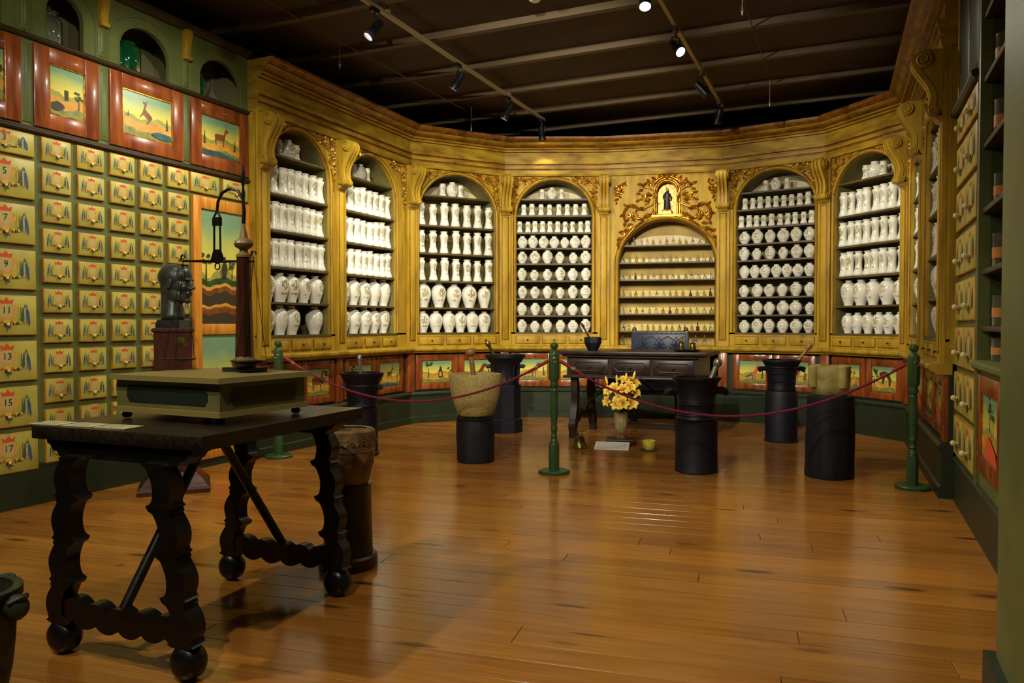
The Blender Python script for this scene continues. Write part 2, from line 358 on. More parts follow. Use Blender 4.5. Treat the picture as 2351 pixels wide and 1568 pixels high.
PATH = [(-4.86, 5.35), (-4.86, 7.95), (-4.08, 9.0), (-2.9, 9.5), (-1.44, 9.8), (-.25, 9.58), (.55, 8.75), (.6, 6.0)]
def frame(i):
    a, b = Vector(PATH[i]), Vector(PATH[i + 1]); t = b - a; return a, math.atan2(t.y, t.x), t.length
def w2(F, x, y, z=0.):
    a, g, _ = F; return Vector((a.x + x * math.cos(g) - y * math.sin(g), a.y + x * math.sin(g) + y * math.cos(g), z))

# ------------------------------------------------------------------ cornice, ledge and plinth that run round the apse
corn = thing('cornice', 'mustard moulded cornice running round above all the arched cabinets', 'cornice', (0, 0, 0))
cp = [(-.02, 3.10), (.035, 3.10), (.045, 3.125), (.045, 3.165), (.028, 3.17), (.028, 3.185), (.05, 3.19), (.055, 3.225), (.03, 3.232), (.03, 3.245), (.065, 3.25), (.07, 3.28), (.022, 3.287), (.022, 3.40),
      (.05, 3.405), (.052, 3.425), (.085, 3.43), (.095, 3.445), (.075, 3.45), (.12, 3.475), (.15, 3.49), (.155, 3.50), (.14, 3.505), (.19, 3.535), (.205, 3.54), (.205, 3.565), (-.34, 3.565), (-.34, 3.105), (-.02, 3.105)]
cm = [0] * len(cp)
for k in (3, 4, 8, 11, 13, 15, 18, 21, 22, 24): cm[k] = 1
for i in range(7): sweep(MB(), cp, PATH, cm, i, i + 1).build('cornice_length', [cornm, groove], corn, ang=25)
led = thing('ledge', 'projecting mustard ledge below the small drawers of the arched cabinets', 'ledge')
lp = [(-.05, .855), (.05, .855), (.06, .87), (.09, .88), (.10, .895), (.10, .915), (.085, .925), (.03, .93), (-.05, .93)]
for i in range(7): sweep(MB(), lp, PATH, None, i, i + 1).build('ledge_length', [yellow], led, ang=25)
pl = thing('plinth', 'dark green moulded plinth below the painted doors', 'plinth')
pp = [(-.06, 0), (.03, 0), (.03, .075), (.012, .085), (.012, .33), (.03, .34), (.035, .36), (.015, .38), (-.05, .385), (-.06, .385)]
for i in range(7): sweep(MB(), pp, PATH, None, i, i + 1).build('plinth_length', [greend], pl, ang=25)

# ------------------------------------------------------------------ ornament makers
def leaf(mb, x, z, a, L_, w_, y=0., h=.02, mat=0):
    c, s = math.cos(a), math.sin(a); P = lambda u, v_, d: (x + u * c - v_ * s, y - d, z + u * s + v_ * c)
    vs_ = [P(0, 0, .003), P(L_ * .35, w_ * .5, .004), P(L_ * .4, 0, h), P(L_ * .35, -w_ * .5, .004), P(L_ * .75, w_ * .32, h * .5), P(L_ * .78, 0, h * 1.1), P(L_ * .75, -w_ * .32, h * .5), P(L_, w_ * .25, h * .35)]
    mb.add(vs_, [(0, 2, 1), (0, 3, 2), (1, 2, 5, 4), (2, 3, 6, 5), (4, 5, 7), (5, 6, 7)], mat)
def curl(mb, x, z, a, r, turns, y=0., rad=.008, sgn=1, mat=0, n=14):
    pts = []; rr = []
    for i in range(n + 1):
        t = i / n; q = r * (1 - .85 * t); b = a + sgn * t * turns * 2 * PI
        pts.append((x + q * math.cos(b), y - .006 - .012 * t, z + q * math.sin(b))); rr.append(rad * (1 - .45 * t))
    mb.tube(pts, rr, 5, mat)
def stroke(mb, pts, r0, r1, y=-.012, mat=0, n=5):
    """smooth tapered ridge through 2-D points"""
    P = [Vector(p) for p in pts]; out = []
    for i in range(len(P) - 1):
        p0, p1, p2, p3 = P[max(i - 1, 0)], P[i], P[i + 1], P[min(i + 2, len(P) - 1)]
        for k in range(n):
            t = k / n; out.append(.5 * ((2 * p1) + (p2 - p0) * t + (2 * p0 - 5 * p1 + 4 * p2 - p3) * t * t + (3 * p1 - p0 - 3 * p2 + p3) * t ** 3))
    out.append(P[-1]); m = len(out)
    mb.tube([(p.x, y, p.y) for p in out], [r0 + (r1 - r0) * abs(2 * i / (m - 1) - 1) ** 1.5 if r1 < r0 else r0 + (r1 - r0) * i / (m - 1) for i in range(m)], 6, mat)
def spandrel(cx, cz, side, ox0, ox1, spring, rise, seed):
    """carved leafwork filling the corner between arch and pilaster"""
    mb = MB(); g = random.Random(seed); xc = (ox0 + ox1) / 2
    curl(mb, cx + side * .055, cz - .05, g.random() * 6, .035, 1.4, sgn=side, rad=.011); mb.ball((cx + side * .055, -.02, cz - .05), .014, 8)
    for k in range(8): leaf(mb, cx + side * .055 + .02 * math.cos(k * .785), cz - .05 + .02 * math.sin(k * .785), k * .785, .04, .024, -.006, .018)
    for k in range(110):
        t = g.random() ** 1.15
        if k % 2: x = cx + side * (.01 + g.random() * .085 * (1 - t * .6)); z = cz - .03 - t * .40
        else: x = cx + side * (.03 + t * .31); z = cz - .012 - g.random() * .10 * (1 - t * .75)
        xr = min(max(x, ox0 + .002), ox1 - .002); az = archz(xr, ox0, ox1, spring, rise) if ox0 <= x <= ox1 else -9
        if az > z - .022: continue
        leaf(mb, x, z, g.uniform(0, 6.28), g.uniform(.03, .06), g.uniform(.02, .034), -.001, g.uniform(.014, .03))
        if k % 4 == 0: curl(mb, x, z, g.uniform(0, 6), g.uniform(.014, .024), 1.1, rad=.007, sgn=g.choice((-1, 1)), n=9)
    for k in range(6): mb.ball((cx + side * (.03 + .012 * (k % 2)), -.012, cz - .30 - k * .022), .011, 6)
    return mb

def corbel_mesh():
    """S-scroll console: local x across, -y to the room, z up from its foot"""
    def S(t):   # front line of the scroll
        ks = [(-.150, .455), (-.178, .415), (-.172, .365), (-.135, .30), (-.085, .225), (-.062, .15), (-.068, .09), (-.088, .055)]
        t *= len(ks) - 1; i = min(int(t), len(ks) - 2); f = t - i; p = [Vector(k) for k in (ks[max(i - 1, 0)], ks[i], ks[i + 1], ks[min(i + 2, len(ks) - 1)])]
        return .5 * ((2 * p[1]) + (p[2] - p[0]) * f + (2 * p[0] - 5 * p[1] + 4 * p[2] - p[3]) * f * f + (3 * p[1] - p[0] - 3 * p[2] + p[3]) * f ** 3)
    line = [S(i / 24) for i in range(25)]
    band = MB(); hw = .058
    back = [p + Vector((.030, -.004)) for p in line]
    core = MB(); core.prism([(0, .47), (-.10, .475)] + [(p.x + .012, p.y) for p in line] + [(-.055, .03), (0, .03)], 'yz', -hw + .012, hw - .012)
    for x0, x1, o in ((-hw, -.030, .010), (-.030, -.012, -.002), (-.012, .012, .012), (.012, .030, -.002), (.030, hw, .010)):
        poly = [(p.x - o, p.y) for p in line] + [(p.x, p.y) for p in reversed(back)]
        band.prism(poly, 'yz', x0, x1, 0 if o > 0 else 1)
    vol = []
    for cy, cz, r, hw2 in ((-.118, .405, .058, hw + .012), (-.060, .042, .036, hw + .016)):
        m = MB(); m.xf = Matrix.Translation((0, cy, cz)) @ Matrix.Rotation(PI / 2, 4, 'Y')
        m.lathe([(0, -hw2), (r * .55, -hw2), (r * .55, -hw2 + .006), (r, -hw2 + .008), (r, hw2 - .008), (r * .55, hw2 - .006), (r * .55, hw2), (0, hw2)], 20); m.xf = None
        for s_ in (-1, 1):
            pts = []
            for i in range(30):
                t = i / 29; a = t * 4.2 * PI + 1.57; q = r * (.92 - .78 * t); pts.append((s_ * (hw2 + .002), cy - q * math.cos(a), cz + q * math.sin(a)))
            m.tube(pts, .0065 * r / .058 + .001, 5)
        vol.append(m)
    return core.mesh('corbel', [yellow, groove]), band.mesh('scroll_band', [yellow, groove], 30), [m.mesh('volute', [yellow]) for m in vol]
CORB = corbel_mesh()
def pilaster(loc, rz, label, proj=.03, lower=True):
    t = thing('pilaster', label, 'pilaster', loc, rz, 'pilasters between the arched cabinets')
    hw = .075
    b = MB(); b.box(-hw, hw, -proj, .004, .93, 3.10)
    b.build('shaft', [yellow], t)
    p = MB(); p.slab(-.046, .046, -proj - .004, -proj, 1.0, 2.58, .003, 1); p.slab(-.034, .034, -proj - .013, -proj - .003, 1.012, 2.568, .008, 0); p.build('raised_panel', [yellow, groove], t)
    c = obj('corbel', CORB[0], t, (0, -proj, 2.624)); obj('scroll_band', CORB[1], c); obj('volute', CORB[2][0], c); obj('volute', CORB[2][1], c)
    MB().prism([(0, 2.635), (-.05, 2.635), (-.035, 2.615), (-.02, 2.60), (0, 2.59)], 'yz', -.06, .06).build('corbel_foot', [yellow], t, (0, -proj, 0))
    if lower:
        MB().slab(-.055, .055, -.002, .05, .386, .854, .006).build('lower_strip', [orange], t)
    return t

# ------------------------------------------------------------------ painted pictures
def quadruped(x, z, s, fl=1, horn=0):
    body = [(-.5, .30), (-.46, .02), (-.42, -.38), (-.36, -.38), (-.34, .0), (.22, -.02), (.25, -.38), (.31, -.38), (.34, .05), (.42, .30), (.52, .62), (.72, .62), (.74, .72), (.56, .82), (.44, .80), (.30, .42), (-.36, .40)]
    P = [[(x + fl * p[0] * s, z + p[1] * s) for p in body]]
    if horn: P.append([(x + fl * .50 * s, z + .8 * s), (x + fl * .42 * s, z + 1.2 * s), (x + fl * .54 * s, z + .82 * s)]); P.append([(x + fl * .54 * s, z + .8 * s), (x + fl * .6 * s, z + 1.2 * s), (x + fl * .58 * s, z + .82 * s)])
    return P
def blob(x, z, rx, rz, n=12, g=None, j=.15):
    return [(x + rx * (1 + (g.uniform(-j, j) if g else 0)) * math.cos(2 * PI * k / n), z + rz * (1 + (g.uniform(-j, j) if g else 0)) * math.sin(2 * PI * k / n)) for k in range(n)]
def painting(parent, x0, x1, z0, z1, y, motif, seed):
    g = random.Random(seed); w, h = x1 - x0, z1 - z0; mb = MB()
    X = lambda u: x0 + u * w; Z = lambda t: z0 + t * h
    mb.box(x0, x1, y, y + .006, z0, z1, 0); d = [y - .0006]; h0 = h; hs = min(w, h); tk = hs / h
    def put(poly, m): mb.poly([(min(max(p[0], x0), x1), min(max(p[1], z0), z1)) for p in poly], d[0], m); d[0] -= .0005
    def hill(t, am, m): put([(x0, z0)] + [(X(k / 14), Z(t + am * math.sin(k * .6 + seed) + am * .4 * math.sin(k * 1.7 + seed * 2))) for k in range(15)] + [(x1, z0)], m)
    hill(.46, .05, 2); hill(.36, .04, 3); hill(.16, .04, 1)
    def tree(u, t, s):
        put([(X(u) - .04 * s * hs, Z(t)), (X(u) - .006 * hs, Z(t + s * .6 * tk)), (X(u) + .012 * hs, Z(t + s * .6 * tk)), (X(u) + .03 * s * hs, Z(t))], 6)
        for k in range(7): put(blob(X(u) + g.uniform(-.2, .2) * s * hs, Z(t + s * tk * (.55 + g.random() * .4)), .10 * s * hs, .06 * s * hs, 9, g, .3), 4)
    def pinet(u, t, s):
        for k in range(4): put([(X(u) - (.16 - .035 * k) * s * hs, Z(t + s * tk * .22 * k)), (X(u) + (.16 - .035 * k) * s * hs, Z(t + s * tk * .22 * k)), (X(u), Z(t + s * tk * (.3 + .24 * k)))], 4)
    if motif == 'goat':
        M_ = quadruped(0, 0, .34 * min(w, h), -1, 1); c, s_ = math.cos(-.65), math.sin(-.65)
        for p in M_: put([(X(.45) + a * c - b_ * s_, Z(.5) + a * s_ + b_ * c) for a, b_ in p], 5)
        pinet(.9, .3, .3); pinet(.1, .42, .14); put(blob(X(.8), Z(.12), .22 * w, .08 * h, 14, g), 7)
    elif motif == 'deer':
        for p in quadruped(X(.5), Z(.45), .4 * h, 1, 1): put(p, 5)
        pinet(.08, .28, .36); pinet(.88, .26, .3); put([(x0, Z(.12)), (X(.5), Z(.14)), (x1, Z(.02)), (x1, z0), (x0, z0)], 7)
    elif motif == 'man':
        tree(.22, .22, .8)
        for p in (blob(X(.62), Z(.68), .05 * h, .06 * h), [(X(.55), Z(.22)), (X(.54), Z(.5)), (X(.58), Z(.63)), (X(.66), Z(.63)), (X(.69), Z(.45)), (X(.70), Z(.22))]): put(p, 6)
        put([(X(.57), Z(.3)), (X(.58), Z(.5)), (X(.64), Z(.48)), (X(.66), Z(.26))], 3); tree(.92, .3, .4)
    elif motif in ('bird', 'redbird'):
        m = 8 if motif == 'redbird' else 5
        put([(X(.2), Z(.28)), (X(.5), Z(.45)), (X(.6), Z(.62)), (X(.66), Z(.80)), (X(.74), Z(.84)), (X(.80), Z(.78)), (X(.72), Z(.62)), (X(.66), Z(.44)), (X(.5), Z(.32))], m)
        put([(X(.2), Z(.28)), (X(.45), Z(.42)), (X(.52), Z(.36)), (X(.3), Z(.25))], 7); put([(X(.5), Z(.34)), (X(.5), Z(.16)), (X(.525), Z(.16)), (X(.53), Z(.34))], 6); put([(X(.58), Z(.36)), (X(.6), Z(.16)), (X(.62), Z(.16)), (X(.61), Z(.36))], 6)
        pinet(.88, .2, .5)
    elif motif == 'lion':
        for p in quadruped(X(.48), Z(.42), .5 * w, 1): put(p, 5)
        put(blob(X(.68), Z(.55), .13 * w, .12 * h, 12, g, .2), 6); tree(.85, .4, .5)
    elif motif == 'horse':
        put([(X(.3), Z(.75)), (X(.5), Z(.82)), (X(.7), Z(.74)), (X(.78), Z(.5)), (X(.76), Z(.25)), (X(.68), Z(.22)), (X(.68), Z(.5)), (X(.55), Z(.62)), (X(.46), Z(.3)), (X(.40), Z(.3)), (X(.42), Z(.6)), (X(.3), Z(.6))], 6); tree(.1, .2, .7)
    elif motif == 'plant':
        for k in range(5): put([(X(.5), Z(.1)), (X(.15 + .16 * k), Z(.8 - .06 * abs(k - 2))), (X(.18 + .16 * k), Z(.8 - .06 * abs(k - 2)))], 4)
        put(blob(X(.2), Z(.72), .05 * w, .05 * h), 8); put(blob(X(.75), Z(.7), .05 * w, .05 * h), 8)
    elif motif == 'tower':
        put([(X(.42), Z(.34)), (X(.42), Z(.56)), (X(.54), Z(.56)), (X(.54), Z(.34))], 6); tree(.85, .2, .5); put(blob(X(.2), Z(.18), .2 * w, .1 * h, 12, g), 6)
    elif motif == 'scene':
        for t_, am, m_ in ((.40, .02, 4), (.345, .018, 3), (.315, .02, 5), (.27, .02, 6), (.17, .015, 3), (.145, .012, 5), (.09, .012, 6)): hill(t_, am, m_)
        tree(.12, .38, .5); tree(.72, .40, .34)
        put([(X(.48), Z(.42)), (X(.46), Z(.49)), (X(.5), Z(.56)), (X(.56), Z(.56)), (X(.60), Z(.51)), (X(.57), Z(.42))], 6); put(blob(X(.53), Z(.585), .035 * w, .016 * h), 6)
    elif motif == 'tree':
        tree(.45, .45, .55); tree(.65, .4, .5); put([(X(.2), Z(.0)), (X(.45), Z(.42)), (X(.9), Z(.2)), (x1, z0)], 8)
    return mb.build('painting', [skym, pgreen, phill, psand, leafm, pbrown, darkp, pteal, red, pale], parent)
def picture_door(parent, x0, x1, z0, z1, y, fw, motif, seed, material=None, name='picture_door'):
    m = material or orange; b = MB(); th = .022
    b.slab(x0, x0 + fw, y - th, y, z0, z1, .004); b.slab(x1 - fw, x1, y - th, y, z0, z1, .004)
    b.slab(x0 + fw, x1 - fw, y - th + .0015, y, z1 - fw, z1, .004); b.slab(x0 + fw, x1 - fw, y - th + .0015, y, z0, z0 + fw, .004)
    d = b.build(name, [m], parent)
    e = MB(); q = .008
    for a in ((x0 + fw, x0 + fw + q, z0 + fw, z1 - fw), (x1 - fw - q, x1 - fw, z0 + fw, z1 - fw), (x0 + fw, x1 - fw, z0 + fw, z0 + fw + q), (x0 + fw, x1 - fw, z1 - fw - q, z1 - fw)): e.box(a[0], a[1], y - .016, y, a[2], a[3])
    e.build('bead', [gold], d)
    painting(d, x0 + fw + q, x1 - fw - q, z0 + fw + q, z1 - fw - q, y - .008, motif, seed)
    return d
KNOB = MB().lathe([(0, 0), (.006, 0), (.005, .008), (.010, .014), (.011, .02), (.007, .026), (0, .027)], 10).mesh('knob', [brownline])
def knob(parent, x, y, z, s=1., me=None): return obj('knob', me or KNOB, parent, (x, y, z), (PI / 2, 0, 0), s)

# ------------------------------------------------------------------ jars
def jar_meshes():
    alb = [(0, 0), (.048, 0), (.054, .006), (.054, .028), (.048, .045), (.040, .075), (.0355, .12), (.0355, .16), (.040, .195), (.047, .222), (.048, .235), (.044, .245), (.034, .25), (.034, .262), (.041, .27), (.042, .278), (.036, .28), (.034, .26), (0, .258)]
    alb2 = [(0, 0), (.046, 0), (.052, .006), (.051, .03), (.046, .05), (.041, .08), (.039, .12), (.041, .165), (.046, .20), (.049, .225), (.046, .242), (.036, .25), (.036, .264), (.042, .272), (.042, .28), (.036, .281), (.034, .26), (0, .258)]
    urn = [(0, 0), (.052, 0), (.055, .008), (.054, .025), (.068, .065), (.083, .115), (.091, .16), (.091, .195), (.083, .232), (.066, .260), (.046, .274), (.036, .278), (.036, .288), (.042, .294), (.042, .30), (.036, .302), (.034, .288), (0, .286)]
    urn2 = [(0, 0), (.055, 0), (.058, .008), (.058, .025), (.074, .065), (.090, .115), (.097, .155), (.096, .19), (.087, .228), (.068, .256), (.048, .270), (.038, .275), (.038, .286), (.044, .292), (.044, .298), (.036, .30), (.034, .286), (0, .284)]
    sal = [(0, 0), (.029, 0), (.033, .004), (.033, .022), (.028, .036), (.024, .055), (.0235, .08), (.027, .105), (.030, .118), (.027, .126), (.023, .13), (.023, .136), (.027, .141), (.027, .145), (.022, .146), (.021, .134), (0, .133)]
    sur = [(0, 0), (.034, 0), (.037, .004), (.037, .010), (.050, .03), (.063, .06), (.068, .088), (.065, .115), (.052, .139), (.036, .150), (.030, .153), (.030, .160), (.035, .164), (.035, .168), (.029, .169), (.027, .158), (0, .157)]
    sur2 = [(0, 0), (.036, 0), (.039, .005), (.039, .010), (.053, .028), (.067, .056), (.071, .082), (.066, .110), (.053, .132), (.037, .143), (.031, .146), (.031, .153), (.036, .158), (.036, .162), (.029, .163), (.027, .152), (0, .151)]
    mk = lambda p, n, s=20: MB().lathe(p, s).mesh(n, [jarm], 60)
    return {'alb': [mk([(r * 1.08, z) for r, z in alb], 'waisted_jar'), mk([(r * 1.1, z) for r, z in alb2], 'waisted_jar')], 'urn': [mk(urn, 'urn_jar'), mk(urn2, 'urn_jar')], 'salb': [mk([(r * 1.25, z) for r, z in sal], 'small_waisted_jar', 16)], 'surn': [mk(sur, 'small_urn_jar', 18), mk(sur2, 'small_urn_jar', 18)]}
JAR = jar_meshes()
JW = {'alb': 'tall waisted white jar', 'urn': 'big-bellied white jar', 'salb': 'small waisted white jar', 'surn': 'small round white jar'}
ORD = ['top', 'second', 'third', 'fourth', 'fifth', 'sixth', 'seventh', 'eighth', 'ninth']
def put_jar(F, kind, x, y, z, s, label, group, g, cat='jar'):
    nm = {'alb': 'waisted_jar', 'urn': 'urn_jar', 'salb': 'small_waisted_jar', 'surn': 'small_urn_jar'}[kind]
    p = w2(F, x, y, z); me = g.choice(JAR[kind])
    return tag(obj(nm, me, None, p, (0, 0, F[1] + g.uniform(-.25, .25)), s), label, cat, group)

# ------------------------------------------------------------------ arched cabinets
NTH = ['first', 'second', 'third', 'fourth', 'fifth', 'sixth', 'seventh', 'eighth', 'ninth']
TALL = [2.79, 2.42, 2.08, 1.74, 1.41, 1.10]; SMALL = [2.82, 2.61, 2.39, 2.19, 1.99, 1.77, 1.54, 1.32, 1.10]
def cabinet(no, F, x0, x1, ox0, ox1, kind, rows, doors, motifs, seed, blank=()):
    g = random.Random(seed); nth = NTH[no - 1]
    t = thing('arched_cabinet', 'mustard arched cabinet of white jars, %s from the bronze bust' % nth, 'cabinet', (F[0].x, F[0].y, 0), F[1], 'arched jar cabinets')
    top = 3.055; rise = (ox1 - ox0) / 2 * .97; spring = top - rise; D = .33
    b = MB(); arch_board(b, x0, x1, 1.10, 3.10, ox0, ox1, spring, rise, 0, .03); b.build('face_frame', [yellow], t)
    ap = arch_pts(ox0, ox1, 1.10, spring, rise, 28)
    b = MB()
    for off, rad, m_ in ((.020, .0165, 0), (.040, .006, 1), (.004, .006, 1)):
        q = arch_pts(ox0 - off, ox1 + off, 1.10, spring, rise + off, 28); b.tube([(p[0], -.004, p[1]) for p in q], rad, 6, m_)
    b.build('arch_moulding', [yellow, groove], t, ang=60)
    b = MB(); n = len(ap); b.add([(p[0], .03, p[1]) for p in ap] + [(p[0], D, p[1]) for p in ap], [(i, i + 1, i + 1 + n, i + n) for i in range(n - 1)]); b.build('lining', [olive], t)
    MB().box(ox0 - .02, ox1 + .02, D, D + .02, 1.08, 3.10).build('back_panel', [olive], t)
    zs = TALL if kind == 'tall' else SMALL
    for k, z in enumerate(zs):
        if k == len(zs) - 1: MB().box(ox0 - .014, ox1 + .014, -.006, D, z - .022, z, 0).build('shelf', [shelfm], t); continue
        if z > spring: dx = (ox1 - ox0) / 2 * math.sqrt(max(.05, 1 - ((z - spring) / rise) ** 2)); c = (ox0 + ox1) / 2; a, e = c - dx - .004, c + dx + .004
        else: a, e = ox0, ox1
        MB().box(a, e, .018, D, z - .020, z).build('shelf', [shelfm], t)
        if k == 0:
            q = arch_pts(a + .03, e - .03, z, z + .02, (top - z) * .55, 16); MB().prism(q, 'xz', D - .012, D).build('lunette_board', [lining_white], t)
    b = MB(); b.box(x0, x1, 0, .03, .93, 1.08); b.build('drawer_rail', [yellow], t)
    nd = 3; ww = (ox1 - ox0 + .06) / nd
    for k in range(nd):
        a = ox0 - .03 + k * ww + .018; e = a + ww - .036
        d = MB().slab(a, e, -.012, 0, .952, 1.055, .007, 0, 1).build('drawer', [yellow, groove], t); knob(d, (a + e) / 2, -.012, 1.004)
    b = MB(); b.box(x0, x1, .03, .06, .386, .854); b.build('base_board', [greend], t)
    dw = (doors[1] - doors[0] - .012) / len(motifs)
    for k, mo in enumerate(motifs):
        a = doors[0] + k * (dw + .012); picture_door(t, a, a + dw, .405, .835, .03, .075, mo, seed * 3 + k)
    for sd, cx in ((1, x0 + .085), (-1, x1 - .085)):
        spandrel(cx, 3.09, sd, ox0 - .03, ox1 + .03, spring, rise + .03, seed * 5 + sd).build('spandrel_carving', [goldpaint], t)
    # jars standing on the shelves
    for k, (kd, n) in enumerate(rows):
        z = zs[k]; sh = ORD[k] if k < len(zs) - 1 else 'bottom'
        lab = lambda j: '%s, %s from its bust end, %s shelf, %s cabinet from the bust' % (JW[kd], (NTH + ['tenth'])[j], sh, nth)
        if k == 0:
            c = (ox0 + ox1) / 2 - .02; mini = 'salb'
            for j in range(3):
                lab3 = ('%s, %s from its bust end, lunette shelf, %s cabinet from the bust' % (JW['surn' if j == 1 else 'salb'], NTH[j], nth))
                put_jar(F, 'surn' if j == 1 else 'salb', c + (j - 1) * .125 + g.uniform(-.01, .01), .14, z, 1.15 if kind == 'tall' else .95, lab3, 'lunette jars of the %s cabinet' % nth, g)
            continue
        wdt = {'alb': .117, 'urn': .190, 'salb': .083, 'surn': .138}[kd]
        a, e = ox0 + wdt * .52, ox1 - wdt * .52
        if z + .1 > spring: a += .045; e -= .045
        for j in range(n):
            if (k, j) in blank: continue
            x = a + (e - a) * j / (n - 1) + g.uniform(-.006, .006); s = g.uniform(.93, 1.04)
            if kd == 'surn' and g.random() < .15: s *= .88
            lim = (e - a) / (n - 1) / wdt * 1.0
            put_jar(F, kd, x, {'alb': .082, 'urn': .122, 'salb': .062, 'surn': .098}[kd] + g.uniform(-.008, .008), z, min(s, lim), lab(j), 'jars on the %s shelf of the %s cabinet' % (sh, nth), g)
    return t
FR = [frame(i) for i in range(7)]
T_ = lambda a, b, c, d, e: [('alb', 3), ('alb', a), ('alb', b), ('alb', c), ('urn', d), ('urn', e)]
c1_ = cabinet(1, FR[0], 0, 1.22, .15, 1.06, 'tall', T_(8, 8, 8, 5, 5), (.10, 1.14), ('lion', 'lion'), 11, blank={(5, 3)})
cabinet(2, FR[0], 1.22, 2.6, 1.33, 2.30, 'tall', T_(8, 8, 8, 5, 5), (1.32, 2.48), ('man', 'deer'), 12)
cabinet(3, FR[1], 0, 1.308, .13, 1.18, 'tall', T_(7, 7, 7, 5, 6), (.09, 1.22), ('man', 'bird'), 13)
S_ = lambda *n: [('salb', 3), ('salb', n[0]), ('salb', n[1])] + [('surn', k) for k in n[2:]]
cabinet(4, FR[2], 0, 1.2815, .16, 1.13, 'small', S_(8, 10, 7, 6, 6, 6, 6, 6), (.09, 1.20), ('bird', 'plant'), 14)
cabinet(6, FR[4], 0, 1.21, .16, 1.08, 'small', S_(9, 10, 6, 6, 7, 6, 6, 6), (.12, 1.10), ('redbird', 'bird'), 16)
cabinet(7, FR[5], 0, 1.1528, .12, 1.05, 'tall', T_(8, 8, 8, 5, 6), (.09, 1.08), ('plant', 'horse'), 17)
cabinet(8, FR[6], 0, 1.36, .16, 1.22, 'tall', T_(8, 8, 8, 5, 6), (.12, 1.26), ('man', 'tree'), 18)
c9_ = cabinet(9, FR[6], 1.36, 2.75, 1.50, 2.62, 'tall', T_(8, 8, 8, 5, 6), (1.46, 2.66), ('deer', 'tree'), 19)

MB().box(0, .02, .031, .34, .386, 3.10).build('end_panel', [yellow], c1_)
MB().box(2.728, 2.75, .031, .34, .93, 3.10).build('end_panel', [yellow], c9_); MB().box(2.728, 2.75, .061, .34, .386, .854).build('end_panel', [orange], c9_)
# pilasters
F = FR[0]
pilaster(w2(F, .075, 0), F[1], 'mustard pilaster with scroll corbel against the green drawer wall')
pilaster(w2(F, 1.22, 0), F[1], 'mustard scroll pilaster between the first and second cabinets from the bust')
for i in range(1, 7):
    a0 = FR[i - 1][1]; a1 = FR[i][1]; am = (a0 + a1) / 2; nm = Vector((math.sin(am), -math.cos(am)))
    p = Vector(PATH[i]) + nm * .03
    pilaster((p.x, p.y, 0), am, 'mustard scroll pilaster between the %s and %s cabinets from the bust' % (NTH[i], NTH[i + 1]))
F = FR[6]
pilaster(w2(F, 1.36, 0), F[1], 'mustard scroll pilaster between the eighth and ninth cabinets from the bust')
pilaster(w2(F, 2.675, 0), F[1], 'mustard scroll pilaster ending the run beside the glass bottle shelves')
# ------------------------------------------------------------------ central cabinet: glass bottles under a carved saint's niche
F = FR[3]
def bottle_meshes():
    out = []
    for p, st in (([(0, 0), (.016, 0), (.018, .003), (.018, .040), (.015, .050), (.007, .056), (.007, .066), (.010, .069), (.010, .071), (0, .071)], .071),
                  ([(0, 0), (.018, 0), (.021, .004), (.020, .034), (.012, .046), (.007, .052), (.007, .062), (.011, .066), (0, .066)], .066),
                  ([(0, 0), (.014, 0), (.015, .003), (.015, .046), (.012, .052), (.008, .055), (.008, .060), (.011, .062), (0, .063)], .063)):
        out.append((p, MB().lathe([(0, st - .006), (.006, st - .006), (.006, st + .004), (.009, st + .010), (.007, st + .022), (.003, st + .030), (0, st + .031)], 8)))
    return out
BT = bottle_meshes(); BTM = {}
for i_, (p_, s_) in enumerate(BT):
    for n_, m_ in (('clear', glass), ('amber', amber), ('brown', brownglass)):
        BTM[i_, n_] = (MB().lathe(p_, 12).mesh('bottle', [m_], 60), s_.mesh('stopper', [glass if n_ != 'brown' else m_], 60))
def glass_bottle(p, rz, k, tint, label, group, s=1.):
    t = thing('glass_bottle', label, 'bottle', p, rz, group); t.scale = (s, s, s)
    obj('body', BTM[k, tint][0], t); obj('stopper', BTM[k, tint][1], t)
    return t
